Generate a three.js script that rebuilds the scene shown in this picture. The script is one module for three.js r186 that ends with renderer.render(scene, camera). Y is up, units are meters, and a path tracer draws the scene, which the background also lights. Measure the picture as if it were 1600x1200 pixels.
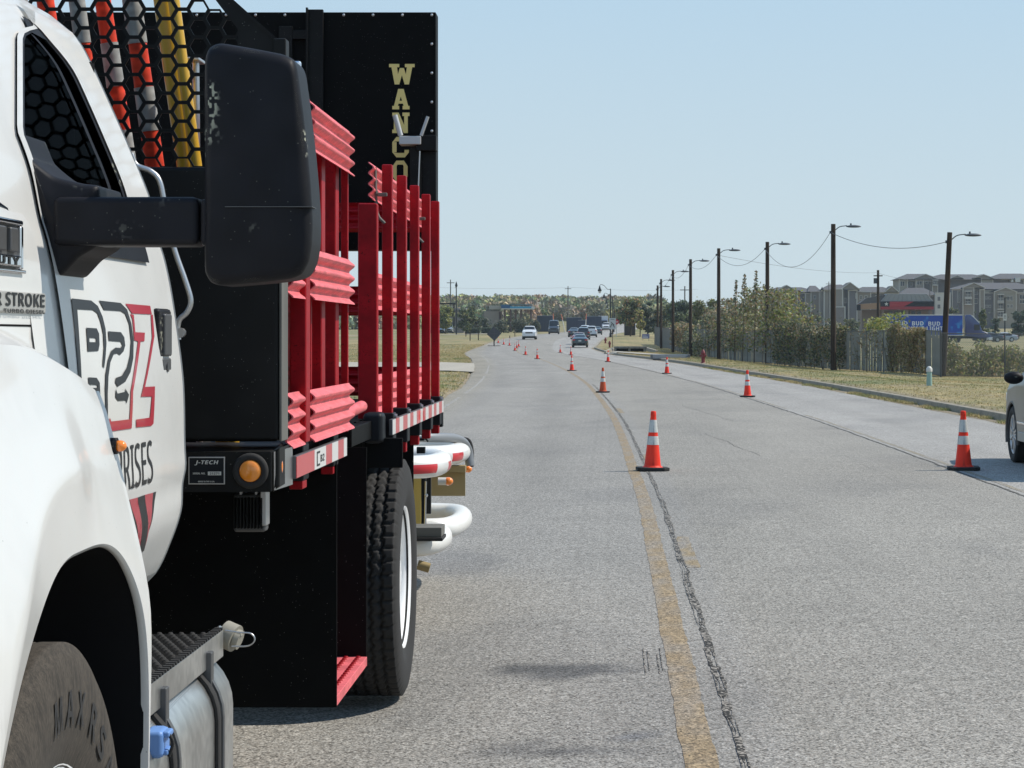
import * as THREE from 'three';
import { RoundedBoxGeometry } from 'three/addons/geometries/RoundedBoxGeometry.js';
import { mergeGeometries, toCreasedNormals } from 'three/addons/utils/BufferGeometryUtils.js';
import { FontLoader } from 'three/addons/loaders/FontLoader.js';
import { TessellateModifier } from 'three/addons/modifiers/TessellateModifier.js';

// ---------------------------------------------------------------- camera, sky, sun, exposure
const scene = new THREE.Scene();
const F = 3500, CX = 955, CY = 525, CAMH = 1.6;            // telephoto lens, principal point on the road's vanishing point
const camera = new THREE.PerspectiveCamera(2 * Math.atan(600 / F) * 180 / Math.PI, 4 / 3, 0.1, 4000);
camera.position.set(0, CAMH, 0);
camera.setViewOffset(1600, 1200, 800 - CX, 600 - CY, 1600, 1200);
const renderer = new THREE.WebGLRenderer({ antialias: true });
renderer.setSize(1024, 768);
renderer.toneMapping = THREE.LinearToneMapping;
renderer.toneMappingExposure = 1.0;
renderer.shadowMap.enabled = true;

const SUN_EL = 50 * Math.PI / 180, SUN_AZ = 14 * Math.PI / 180; // from the right, a little from beyond the truck
const sunDir = new THREE.Vector3(Math.cos(SUN_EL) * Math.cos(SUN_AZ), Math.sin(SUN_EL), -Math.cos(SUN_EL) * Math.sin(SUN_AZ));
{
  const W = 256, H = 256, d = new Float32Array(W * H * 4);
  const stops = [[-90, .16, .15, .13], [-8, .3, .29, .27], [-1, .5, .56, .58], [0, .63, .735, .775], [3, .59, .72, .79], [9, .48, .665, .82], [22, .33, .52, .77], [50, .215, .39, .68], [90, .17, .33, .62]];
  for (let j = 0; j < H; j++) {
    const el = ((j + .5) / H - .5) * 180;
    let k = 0; while (k < stops.length - 2 && el > stops[k + 1][0]) k++;
    const a = stops[k], b = stops[k + 1], t = Math.min(1, Math.max(0, (el - a[0]) / (b[0] - a[0])));
    for (let i = 0; i < W; i++) { const o = (j * W + i) * 4; for (let c = 0; c < 3; c++) d[o + c] = a[c + 1] + (b[c + 1] - a[c + 1]) * t; d[o + 3] = 1; }
  }
  const sky = new THREE.DataTexture(d, W, H, THREE.RGBAFormat, THREE.FloatType);
  sky.mapping = THREE.EquirectangularReflectionMapping; sky.magFilter = sky.minFilter = THREE.LinearFilter; sky.needsUpdate = true; sky.name = 'sky';
  scene.background = sky; scene.environment = sky;
}
const sun = new THREE.DirectionalLight(new THREE.Color(1, .94, .845), 4.6);
sun.position.copy(sunDir).multiplyScalar(300).add(new THREE.Vector3(0, 0, -60));
sun.target.position.set(0, 0, -60); scene.add(sun, sun.target);
sun.castShadow = true; sun.shadow.mapSize.set(4096, 4096);
Object.assign(sun.shadow.camera, { left: -120, right: 120, top: 120, bottom: -120, near: 1, far: 700 });
scene.fog = new THREE.FogExp2(new THREE.Color(.66, .76, .82), 0.00014);

// ---------------------------------------------------------------- helpers
function mulberry(a) { return () => { a |= 0; a = a + 0x6D2B79F5 | 0; let t = Math.imul(a ^ a >>> 15, 1 | a); t = t + Math.imul(t ^ t >>> 7, 61 | t) ^ t; return ((t ^ t >>> 14) >>> 0) / 4294967296; }; }
let R = mulberry(7);
const rr = (a, b) => a + (b - a) * R();
const clamp = (x, a, b) => Math.min(b, Math.max(a, x));
const lerp = (a, b, t) => a + (b - a) * t;
const smooth = (a, b, x) => { const t = clamp((x - a) / (b - a), 0, 1); return t * t * (3 - 2 * t); };
function hash2(i, j) { let h = Math.imul(i, 374761393) + Math.imul(j, 668265263) | 0; h = Math.imul(h ^ h >>> 13, 1274126177); return ((h ^ h >>> 16) >>> 0) / 4294967296; }
function vnoise(x, y) { const i = Math.floor(x), j = Math.floor(y), u = x - i, v = y - j, a = u * u * (3 - 2 * u), b = v * v * (3 - 2 * v); return lerp(lerp(hash2(i, j), hash2(i + 1, j), a), lerp(hash2(i, j + 1), hash2(i + 1, j + 1), a), b); }
function fbm(x, y, o = 4) { let s = 0, a = .5, n = 0; for (let k = 0; k < o; k++) { s += a * vnoise(x, y); n += a; x = x * 2.03 + 17.1; y = y * 2.03 + 9.7; a *= .5; } return s / n; }
function curve(pts) {                                       // smooth function through [d, value] pairs
  return d => {
    const n = pts.length; if (d <= pts[0][0]) return pts[0][1]; if (d >= pts[n - 1][0]) return pts[n - 1][1];
    let k = 0; while (d > pts[k + 1][0]) k++;
    const m = i => i <= 0 || i >= n - 1 ? (i <= 0 ? (pts[1][1] - pts[0][1]) / (pts[1][0] - pts[0][0]) : (pts[n - 1][1] - pts[n - 2][1]) / (pts[n - 1][0] - pts[n - 2][0])) : (pts[i + 1][1] - pts[i - 1][1]) / (pts[i + 1][0] - pts[i - 1][0]);
    const h = pts[k + 1][0] - pts[k][0], t = (d - pts[k][0]) / h, t2 = t * t, t3 = t2 * t;
    return (2 * t3 - 3 * t2 + 1) * pts[k][1] + (t3 - 2 * t2 + t) * h * m(k) + (-2 * t3 + 3 * t2) * pts[k + 1][1] + (t3 - t2) * h * m(k + 1);
  };
}
const poly = pts => x => { if (x <= pts[0][0]) return pts[0][1]; for (let k = 0; k < pts.length - 1; k++) if (x <= pts[k + 1][0]) return lerp(pts[k][1], pts[k + 1][1], (x - pts[k][0]) / (pts[k + 1][0] - pts[k][0])); return pts[pts.length - 1][1]; };
const at = (u, v, D) => new THREE.Vector3((u - CX) * D / F, CAMH - (v - CY) * D / F, -D);  // a photo direction at a known distance
const px = (u, D) => (u - CX) * D / F, py = (v, D) => CAMH - (v - CY) * D / F;
const names = {};
function numbered(n) { const k = names[n] = (names[n] ?? -1) + 1; return k ? n + '_' + String(k).padStart(3, '0') : n; }
function thing(name, label, category, pos = [0, 0, 0], group) {
  const o = new THREE.Group(); o.name = numbered(name); o.position.set(...pos); scene.add(o);
  o.userData = { label, category }; if (group) o.userData.group = group; return o;
}
function part(name, geo, mat, parent, label) {
  if (Array.isArray(geo)) geo = merge(geo);
  const m = new THREE.Mesh(geo, mat); m.name = name; m.castShadow = m.receiveShadow = true; parent.add(m); if (label) m.userData.label = label; return m;
}
function single(name, geo, mat, label, category, group) { const m = part(numbered(name), geo, mat, scene); m.userData = { label, category }; if (group) m.userData.group = group; return m; }
function structure(name, geo, mat) { const m = part(numbered(name), geo, mat, scene); m.userData.kind = 'structure'; return m; }
function copyOf(o, label, pos, group) { const c = o.clone(); c.name = numbered(o.name.replace(/_\d{3}$/, '')); c.userData = { ...o.userData, label: label || o.userData.label }; if (group) c.userData.group = group; if (pos) c.position.set(...pos); scene.add(c); return c; }
function clean(g) { g = g.index ? g.toNonIndexed() : g; const o = new THREE.BufferGeometry(); o.setAttribute('position', g.attributes.position); o.setAttribute('normal', g.attributes.normal); o.setAttribute('uv', g.attributes.uv || new THREE.BufferAttribute(new Float32Array(g.attributes.position.count * 2), 2)); if (g.attributes.color) o.setAttribute('color', g.attributes.color); return o; }
function merge(list) { const l = list.map(clean); const g = l.length === 1 ? l[0] : mergeGeometries(l); if (!g) throw new Error('merge failed'); return g; }
function boxUV(g, s = 1) {
  g = clean(g); const p = g.attributes.position, n = g.attributes.normal, u = g.attributes.uv;
  for (let i = 0; i < p.count; i++) { const a = Math.abs(n.getX(i)), b = Math.abs(n.getY(i)), c = Math.abs(n.getZ(i)); if (a > b && a > c) u.setXY(i, p.getZ(i) * s, p.getY(i) * s); else if (b > c) u.setXY(i, p.getX(i) * s, p.getZ(i) * s); else u.setXY(i, p.getX(i) * s, p.getY(i) * s); }
  return g;
}
function bx(x0, x1, y0, y1, d0, d1, r = .004) {              // box between world x, y and distances d0 < d1
  const w = Math.abs(x1 - x0), h = Math.abs(y1 - y0), l = Math.abs(d1 - d0), q = Math.min(r, w * .45, h * .45, l * .45);
  const g = q > .0008 ? new RoundedBoxGeometry(w, h, l, 1, q) : new THREE.BoxGeometry(w, h, l);
  return boxUV(g.translate((x0 + x1) / 2, (y0 + y1) / 2, -(d0 + d1) / 2));
}
function plainBox(x0, x1, y0, y1, d0, d1) { return boxUV(new THREE.BoxGeometry(Math.abs(x1 - x0), Math.abs(y1 - y0), Math.abs(d1 - d0)).translate((x0 + x1) / 2, (y0 + y1) / 2, -(d0 + d1) / 2)); }
const V = (x, y, d) => new THREE.Vector3(x, y, -d);
function rod(a, b, r, seg = 10, r2 = r) { const d = b.clone().sub(a), g = new THREE.CylinderGeometry(r2, r, d.length(), seg, 1); g.translate(0, d.length() / 2, 0); g.applyQuaternion(new THREE.Quaternion().setFromUnitVectors(new THREE.Vector3(0, 1, 0), d.normalize())); return g.translate(a.x, a.y, a.z); }
function tube(pts, r, n = 40, seg = 10, closed = false, tension = .5) { return new THREE.TubeGeometry(new THREE.CatmullRomCurve3(pts, closed, 'catmullrom', tension), n, r, seg, closed); }
function bar(a, b, w, h) { const d = b.clone().sub(a), L = d.length(), g = new THREE.BoxGeometry(w, h, L); g.lookAt(d); g.translate((a.x + b.x) / 2, (a.y + b.y) / 2, (a.z + b.z) / 2); return g; }
function grid(nu, nv, f, uvf) {                              // f(i/nu, j/nv) -> Vector3
  const p = [], u = [], idx = [];
  for (let j = 0; j <= nv; j++) for (let i = 0; i <= nu; i++) { const v = f(i / nu, j / nv, i, j); p.push(v.x, v.y, v.z); const t = uvf ? uvf(i / nu, j / nv, v) : [i / nu, j / nv]; u.push(t[0], t[1]); }
  for (let j = 0; j < nv; j++) for (let i = 0; i < nu; i++) { const a = j * (nu + 1) + i, b = a + 1, c = a + nu + 1, d = c + 1; idx.push(a, b, d, a, d, c); }
  const g = new THREE.BufferGeometry(); g.setAttribute('position', new THREE.Float32BufferAttribute(p, 3)); g.setAttribute('uv', new THREE.Float32BufferAttribute(u, 2)); g.setIndex(idx); g.computeVertexNormals(); return g;
}
function extrudeXY(pts, d0, d1, bevel = 0, holes = []) {     // outline in x, y; thickness from distance d0 to d1
  const s = new THREE.Shape(pts.map(p => new THREE.Vector2(p[0], p[1]))); for (const h of holes) s.holes.push(new THREE.Path(h.map(p => new THREE.Vector2(p[0], p[1]))));
  const g = new THREE.ExtrudeGeometry(s, { depth: d1 - d0 - 2 * bevel, bevelEnabled: bevel > 0, bevelSize: bevel, bevelThickness: bevel, bevelOffset: -bevel, bevelSegments: 3, curveSegments: 10 });
  return g.translate(0, 0, -d1 + bevel);
}
function extrudeDY(pts, x0, x1, bevel = 0) {                 // outline in distance, y; thickness from x0 to x1
  const s = new THREE.Shape(pts.map(p => new THREE.Vector2(p[0], p[1])));
  const g = new THREE.ExtrudeGeometry(s, { depth: x1 - x0 - 2 * bevel, bevelEnabled: bevel > 0, bevelSize: bevel, bevelThickness: bevel, bevelOffset: -bevel, bevelSegments: 2, curveSegments: 10 });
  return g.rotateY(Math.PI / 2).translate(x0 + bevel, 0, 0);   // shape x becomes -z
}
function std(c, rough = .6, metal = 0, extra = {}) { const col = Array.isArray(c) ? new THREE.Color(...c) : new THREE.Color(c); return new THREE.MeshStandardMaterial({ color: col, roughness: rough, metalness: metal, side: THREE.DoubleSide, ...extra }); }
function phys(c, rough, o = {}) { return new THREE.MeshPhysicalMaterial({ color: Array.isArray(c) ? new THREE.Color(...c) : new THREE.Color(c), roughness: rough, side: THREE.DoubleSide, ...o }); }
function tex(n, f, srgb = true, repeat = 1) {                // f(x, y) -> [r, g, b] 0..1, tiles
  const d = new Uint8Array(n * n * 4); for (let j = 0; j < n; j++) for (let i = 0; i < n; i++) { const c = f(i, j), o = (j * n + i) * 4; d[o] = clamp(c[0], 0, 1) * 255; d[o + 1] = clamp(c[1], 0, 1) * 255; d[o + 2] = clamp(c[2], 0, 1) * 255; d[o + 3] = 255; }
  const t = new THREE.DataTexture(d, n, n, THREE.RGBAFormat); t.wrapS = t.wrapT = THREE.RepeatWrapping; t.magFilter = THREE.LinearFilter; t.minFilter = THREE.LinearMipmapLinearFilter; t.generateMipmaps = true; if (srgb) t.colorSpace = THREE.SRGBColorSpace; t.repeat.set(repeat, repeat); t.needsUpdate = true; return t;
}
function tnoise(i, j, n, cell) { const m = Math.max(1, Math.round(n / cell)), x = i / n * m, y = j / n * m, a = Math.floor(x), b = Math.floor(y), u = x - a, v = y - b, s = u * u * (3 - 2 * u), t = v * v * (3 - 2 * v), h = (p, q) => hash2((p % m) + cell * 131, (q % m) + cell * 57); return lerp(lerp(h(a, b), h(a + 1, b), s), lerp(h(a, b + 1), h(a + 1, b + 1), s), t); }
const fontBold = await new FontLoader().loadAsync('fonts/droid/droid_sans_bold.typeface.json');
const fontSerif = await new FontLoader().loadAsync('fonts/droid/droid_serif_bold.typeface.json');
const fontThin = await new FontLoader().loadAsync('fonts/droid/droid_sans_regular.typeface.json');
function textGeo(str, w, h, font = fontBold, slant = 0) {    // flat lettering centred on the origin in x, y, exactly w by h
  const g = new THREE.ShapeGeometry(font.generateShapes(str, 1), 4); g.computeBoundingBox(); const b = g.boundingBox;
  g.translate(-(b.min.x + b.max.x) / 2, -(b.min.y + b.max.y) / 2, 0); g.scale(w / (b.max.x - b.min.x), h / (b.max.y - b.min.y), 1);
  if (slant) { const p = g.attributes.position; for (let i = 0; i < p.count; i++) p.setX(i, p.getX(i) + p.getY(i) * slant); }
  return g;
}
const toWorld = (g, x, y, d) => g.translate(x, y, -d);

// ---------------------------------------------------------------- the lie of the land
const hb = curve([[-60, 0], [180, 0], [220, .08], [260, .42], [285, .75], [317, 1.15], [365, 1.6], [424, 2.0], [500, 2.5], [600, 3.8], [750, 7.5], [900, 11.5], [1100, 14], [1800, 14]]);
const yl = curve([[-60, .33], [20, .33], [29, .25], [37, .16], [45, .03], [59, -.32], [77, -.86], [100, -1.84], [130, -3.4], [160, -5.2], [190, -7.4], [220, -9.2], [250, -10.4], [290, -11.2], [330, -11.2], [400, -9.8], [500, -6.5], [700, 2]]);
const edgeL = d => yl(d) - poly([[0, 4.15], [72, 4.1], [101, 4.4], [135, 4.7], [215, 5], [262, 4.4], [330, 4.2]])(d) - .12 * (fbm(d * .35, 3.3) - .5);
const edgeR = d => yl(d) + poly([[0, 7.5], [100, 7.5], [130, 7.85], [190, 7.9], [219, 8.5], [245, 8.4], [275, 9.4], [330, 10.5], [500, 10]])(d);
const roadH = (x, d) => hb(d) - .012 * Math.abs(x - yl(d) - 1.8) * .5;
function ground(x, d) {
  const h = hb(d), l = edgeL(d), r = edgeR(d);
  if (x >= l && x <= r) return roadH(x, d);
  if (x < l) { const o = l - x; return h - .03 + .05 * smooth(0, .6, o) + .12 * smooth(3, 12, o) * (fbm(x * .12, d * .06) - .35) + .25 * smooth(8, 60, o) * (fbm(x * .03, d * .03) - .5); }
  const o = x - r, hr = lerp(h, h * .55 - .12, smooth(4, 13, o)) - .34 * smooth(2, 6, o) * smooth(220, 120, d) * smooth(60, 90, d) * 1;
  return hr + .13 * smooth(.02, .2, o) * smooth(20, 8, o) + .22 * smooth(.5, 3, o) * smooth(9, 4, o) * smooth(60, 40, d) + .3 * smooth(1.5, 5, o) * (fbm(x * .16 + 5, d * .09) - .52) * smooth(300, 200, d);
}
function groundD(u, v) { let lo = 5, hi = 900; const k = (u - CX) / F; for (let i = 0; i < 46; i++) { const m = (lo + hi) / 2, y = CY + F * (CAMH - ground(k * m, m)) / m; if (y > v) lo = m; else hi = m; } return lo; }

// ---------------------------------------------------------------- surfaces
const asphaltMap = tex(1024, (i, j) => {
  const g = tnoise(i, j, 1024, 3), g2 = tnoise(i, j, 1024, 5), c = tnoise(i + 37, j, 1024, 24), h = hash2(i >> 1, j >> 1);
  const g3 = tnoise(i + 11, j, 1024, 8); let v = .66 + .22 * (g - .5) + .26 * (g2 - .5) + .16 * (g3 - .5) + .05 * (c - .5); if (h > .97) v += .10; if (g2 < .2) v -= .12;
  const w = .012 * (tnoise(i, j, 1024, 7) - .5); return [v + .012 + w, v, v - .018 - w];
});
const asphaltBump = tex(1024, (i, j) => { const v = .5 + .5 * (tnoise(i, j, 1024, 3) - .5) + .5 * (tnoise(i, j, 1024, 5) - .5); return [v, v, v]; }, false);
const soilMap = tex(512, (i, j) => { const v = .78 + .34 * (tnoise(i, j, 512, 4) - .5) + .22 * (tnoise(i, j, 512, 11) - .5) + .16 * (tnoise(i, j, 512, 40) - .5); return [v, v, v * .98]; });
const concreteMap = tex(512, (i, j) => { const v = .82 + .14 * (tnoise(i, j, 512, 3) - .5) + .12 * (tnoise(i, j, 512, 17) - .5) + .16 * (tnoise(i, j, 512, 90) - .5); return [v, v * .985, v * .95]; });
const roadMat = std([1, 1, 1], .93, 0, { map: asphaltMap, bumpMap: asphaltBump, bumpScale: .005, vertexColors: true });
const soilMat = std([1, 1, 1], 1, 0, { map: soilMap, vertexColors: true });
const concreteMat = std([.58, .54, .47], .92, 0, { map: concreteMap });
const oldConcreteMat = std([.40, .36, .29], .95, 0, { map: concreteMap });

// road: one sheet, colours vary by lane wear, dirt and stains
{
  const rows = []; for (let d = -14; d < 30; d += .16) rows.push(d); for (let d = 30; d < 120; d += .6) rows.push(d); for (let d = 120; d <= 700; d += 3) rows.push(d);
  const NC = 84, p = [], c = [], u = [], idx = [];
  const blob = (x, d, cx, cd, rx, rd, n = 1) => { const e = ((x - cx) / rx) ** 2 + ((d - cd) / rd) ** 2 + 1.1 * n * (fbm(x * 5, d * 3.2, 3) - .5); return smooth(1.1, .5, e); };
  rows.forEach((d, j) => {
    const l = edgeL(d), r = edgeR(d), y = yl(d);
    for (let i = 0; i <= NC; i++) {
      const x = lerp(l, r, i / NC), o = x - y; p.push(x, roadH(x, d), -d); u.push(x / 1.7, d / 2.2);
      let a = o < .35 ? .60 : o < 3.85 ? .585 : .72, warm = o < .35 ? .045 : o < 3.85 ? .065 : .03;
      if (o > 3.85) a *= 1 + .05 * (fbm(o * .8, d * .03) - .5);
      a *= 1 + .26 * (fbm(x * .7 + 3, d * .16) - .5) + .16 * (fbm(x * 2.3, d * 1.1 + 40) - .5);
      for (const t of [-3.0, -1.2, 5.1, 6.7]) a *= 1 - .09 * (.4 + fbm(o * 2, d * .12)) * Math.exp(-(((o - t) / .35) ** 2));
      const dirt = smooth(-3.0, -4.1, o) * (.4 + .8 * fbm(x * 1.4, d * .5)); a *= 1 - .12 * dirt; warm += .09 * dirt;
      const st = .85 * blob(x, d, -.21, 10.85, .38, .24) + .5 * blob(x, d, -.34, 8.75, .2, .16) + .4 * blob(x, d, -.08, 8.72, .22, .14) + .35 * blob(x, d, -1.2, 16, .5, 1) + .5 * smooth(.58, .75, fbm(x * .8 + 50, d * .35 + 9)) * .35;
      a *= 1 - .62 * clamp(st, 0, 1); warm -= .05 * clamp(st, 0, 1); const bs = blob(x, d, .05, 8.98, .085, .10, .3); a *= 1 - .35 * bs; warm -= .1 * bs;
      const gut = smooth(r - .55, r - .1, x); if (gut > 0) { a *= 1 - .1 * gut; warm += .08 * gut; }
      c.push(a * (1 + warm), a * (1 + warm * .45), a * (1 - warm * .9));
    }
  });
  for (let j = 0; j < rows.length - 1; j++) for (let i = 0; i < NC; i++) { const a = j * (NC + 1) + i; idx.push(a, a + 1, a + NC + 2, a, a + NC + 2, a + NC + 1); }
  const g = new THREE.BufferGeometry(); g.setAttribute('position', new THREE.Float32BufferAttribute(p, 3)); g.setAttribute('color', new THREE.Float32BufferAttribute(c, 3)); g.setAttribute('uv', new THREE.Float32BufferAttribute(u, 2)); g.setIndex(idx); g.computeVertexNormals();
  structure('road', g, roadMat);
}
// strip that follows the road at an offset from the yellow line, ragged edges, lifted by `lift`
function lineStrip(off, w, d0, d1, step, lift, rag, wob = 0, cf) {
  const p = [], u = [], idx = [], c = []; let n = 0;
  for (let d = d0; d <= d1 + 1e-6; d += step) {
    const x = (typeof off === 'function' ? off(d) : yl(d) + off) + wob * (fbm(d * 2.2, 8.1 + (typeof off === 'function' ? .7 : off), 4) - .5) * 2, hw = (typeof w === 'function' ? w(d) : w) / 2;
    const e1 = hw * (1 + rag * (fbm(d * 9, 1.5) - .5) * 2), e2 = hw * (1 + rag * (fbm(d * 9, 7.5) - .5) * 2);
    for (const q of [x - e1, x, x + e2]) { p.push(q, roadH(q, d) + lift, -d); u.push(q / 1.7, d / 2.2); const k = cf ? cf(q, d) : [1, 1, 1]; c.push(...k); } n++;
  }
  for (let j = 0; j < n - 1; j++) for (let i = 0; i < 2; i++) { const a = j * 3 + i; idx.push(a, a + 1, a + 4, a, a + 4, a + 3); }
  const g = new THREE.BufferGeometry(); g.setAttribute('position', new THREE.Float32BufferAttribute(p, 3)); g.setAttribute('uv', new THREE.Float32BufferAttribute(u, 2)); g.setAttribute('color', new THREE.Float32BufferAttribute(c, 3)); g.setIndex(idx); g.computeVertexNormals(); return g;
}
const paintMat = std([1, 1, 1], .9, 0, { map: asphaltMap, bumpMap: asphaltBump, bumpScale: .004, vertexColors: true });
const worn = (c, k) => (x, d) => { const n = smooth(.35, .68, fbm(x * 14, d * 3.2, 3)) * k; return [lerp(c[0], .58, n), lerp(c[1], .56, n), lerp(c[2], .53, n)]; };
structure('yellow_line', lineStrip(0, .13, -14, 250, .1, .002, .16, .01, worn([.62, .475, .29], .5)), paintMat);
structure('yellow_dash_line', merge([[15.6, 18], [29, 30.5], [47, 50]].map(([a, b]) => lineStrip(.24, .10, a, b, .1, .002, .3, .02, worn([.62, .49, .3], .8)))), paintMat);
structure('white_edge_line', merge([[20, 60], [64, 92], [97, 125], [140, 180]].map(([a, b]) => lineStrip(-3.72, .09, a, b, .25, .002, .5, .02, worn([.75, .74, .7], .85)))), paintMat);
structure('turn_lane_line', merge([[12, 46], [50, 83], [88, 140]].map(([a, b]) => lineStrip(3.98, .07, a, b, .2, .002, .4, .02, worn([.62, .55, .42], .8)))), paintMat);
const crackMap = tex(512, (i, j) => { const n = tnoise(i, j, 512, 3) * .6 + tnoise(i, j, 512, 6) * .4, v = lerp(.22, .72, smooth(.42, .66, n)); return [v * 1.02, v, v * .96]; });
const crackMat = std([.62, .59, .55], 1, 0, { map: crackMap });
structure('pavement_crack', merge([[.165, .032, 3], [.184, .018, 51], [.15, .012, 93]].map(([o, w, s]) => lineStrip(d => yl(d) + o + .022 * (fbm(d * .9, s) - .5), d => w * clamp(fbm(d * 2.6 + s, s, 3) - .34, 0, 1) * 2.2 + .003, -6, 75, .014, (.0032 + s * .00001), 1.5, .012))), crackMat);
structure('pavement_joint', lineStrip(d => yl(d) + 3.85, d => .035 + .05 * smooth(20, 120, d), 8, 215, .2, .0035, .6, .03), std([.15, .14, .125], 1, 0, { map: soilMap }));
structure('pavement_crack', merge([[1.75, 30, 37, .10], [2.25, 42, 52, .1]].map(([o, a, b, s]) => lineStrip(d => yl(d) + o - (d - a) * s * .5 + .03 * Math.sin(d * 1.7), .009, a, b, .05, .003, 1.4, .03))), crackMat);
structure('tyre_scrape', merge([.165, .185, .232, .25].map((x, i) => lineStrip(() => x, .005, 10.7 + .1 * (i % 2), 11.6 - .12 * (i % 3), .04, .003, 1, .004))), crackMat);

// ground: one sheet under and beside the road, out to the horizon
{
  const rows = []; for (let d = -40; d < 30; d += 2) rows.push(d); for (let d = 30; d < 140; d += .8) rows.push(d); for (let d = 140; d < 330; d += 2.5) rows.push(d); for (let d = 330; d < 1000; d += 14) rows.push(d); rows.push(1050, 1200, 1500, 1900);
  const off = [0, .12, .3, .6, 1, 1.5, 2.1, 2.8, 3.6, 4.5, 5.5, 6.6, 8, 9.6, 11.5, 14, 17, 21, 26, 33, 42, 55, 75, 105, 150, 220, 330, 600, 1200], NO = off.length;
  const p = [], c = [], u = [], idx = [], NCOL = NO * 2 + 1;
  const col = (x, d, o, left) => {
    const n = fbm(x * .35, d * .18, 4), m = fbm(x * 1.6 + 9, d * .8, 3), f = fbm(x * .06 + 2, d * .03 + 8, 3);
    const straw = [.56, .42, .20], green = [.23, .245, .085], dry = [.44, .355, .165], soil = [.42, .33, .22];
    let t = smooth(.36, .62, n * .7 + f * .3), s = smooth(.5, .72, m);
    let k = [0, 1, 2].map(i => lerp(lerp(green[i], dry[i], t), straw[i], s * .75));
    const e = smooth(.7, .05, o) * .8 + .5 * smooth(.63, .75, fbm(x * .5 + 31, d * .4 + 3)); k = k.map((v, i) => lerp(v, soil[i], clamp(e, 0, 1)));
    return k;
  };
  for (const d of rows) {
    const l = edgeL(d), r = edgeR(d);
    const push = (x, y, cc) => { p.push(x, y, -d); u.push(x / 3, d / 3); c.push(...cc); };
    for (let k = NO - 1; k >= 0; k--) { const x = l - off[k]; push(x, ground(x, d) - (k === 0 ? .05 : 0) + (off[k] > .2 && d < 330 ? .03 * (fbm(x * 3, d * 2) - .5) : 0), col(x, d, off[k], true)); }
    push((l + r) / 2, hb(d) - .25, [.2, .18, .14]);
    for (let k = 0; k < NO; k++) { const x = r + off[k]; push(x, ground(x, d) - (k === 0 ? .05 : 0) + (off[k] > .2 && d < 330 ? .03 * (fbm(x * 3, d * 2) - .5) : 0), col(x, d, off[k], false)); }
  }
  for (let j = 0; j < rows.length - 1; j++) for (let i = 0; i < NCOL - 1; i++) { const a = j * NCOL + i; idx.push(a, a + 1, a + NCOL + 1, a, a + NCOL + 1, a + NCOL); }
  const g = new THREE.BufferGeometry(); g.setAttribute('position', new THREE.Float32BufferAttribute(p, 3)); g.setAttribute('color', new THREE.Float32BufferAttribute(c, 3)); g.setAttribute('uv', new THREE.Float32BufferAttribute(u, 2)); g.setIndex(idx); g.computeVertexNormals();
  structure('ground', g, soilMat);
}
// sheet of given half-width following the ground along a path of [x, distance]
function groundStrip(pts, hw, lift, n = 40) {
  const cv = new THREE.CatmullRomCurve3(pts.map(([x, d]) => new THREE.Vector3(x, 0, -d)));
  return grid(6, n, (a, b) => { const q = cv.getPoint(b), t = cv.getTangent(b), w = (a - .5) * 2 * hw, x = q.x - t.z * w, z = q.z + t.x * w; return new THREE.Vector3(x, ground(x, -z) + lift, z); }, (a, b, v) => [v.x / 2, v.z / 2]);
}
// kerb along the right edge
{
  const prof = [[-.02, -.1], [0, .0], [.012, .118], [.03, .135], [.15, .138], [.165, .12], [.17, -.1]];
  const ds = []; for (let d = -14; d < 262; d += d < 120 ? .75 : 2) ds.push(d);
  const kerb = grid(prof.length - 1, ds.length - 1, (a, b, i, j) => { const d = ds[j], s = prof[i], x = edgeR(d) + s[0] + .012 * (fbm(d * .8, 2) - .5); return V(x, hb(d) - .03 + s[1] + .008 * (fbm(d * 1.3, 5) - .5), d); }, (a, b, v) => [a * .5, v.z / 2]);
  structure('kerb', kerb, oldConcreteMat);
  structure('gutter', lineStrip(d => edgeR(d) - .17, d => .26 + .16 * fbm(d * .7, 3), -14, 250, .5, .003, .5, .05, (x, d) => { const n = fbm(x * 3, d * 1.1); return [lerp(.46, .56, n), lerp(.40, .45, n), lerp(.27, .30, n)]; }), paintMat);
}
structure('driveway', grid(14, 12, (a, b) => { const d = lerp(100, 132, b), x = edgeL(d) + .1 - a * lerp(16, 26, b) - (1 - a) * 0; return V(x, ground(x, d) + .05, d); }, (a, b, v) => [v.x / 2, v.z / 2]), concreteMat);
structure('footpath', groundStrip([[-62, 345], [-40, 360], [-28, 385], [-22, 420]], 1.1, .08), concreteMat);
structure('footpath', groundStrip([[-40, 310], [-26, 318], [-19, 318]], .7, .08), concreteMat);
structure('footpath', groundStrip([[edgeR(215) + .4, 205], [edgeR(190) + 1.6, 186], [edgeR(165) + 2.2, 163]], .75, .06), concreteMat);

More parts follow.
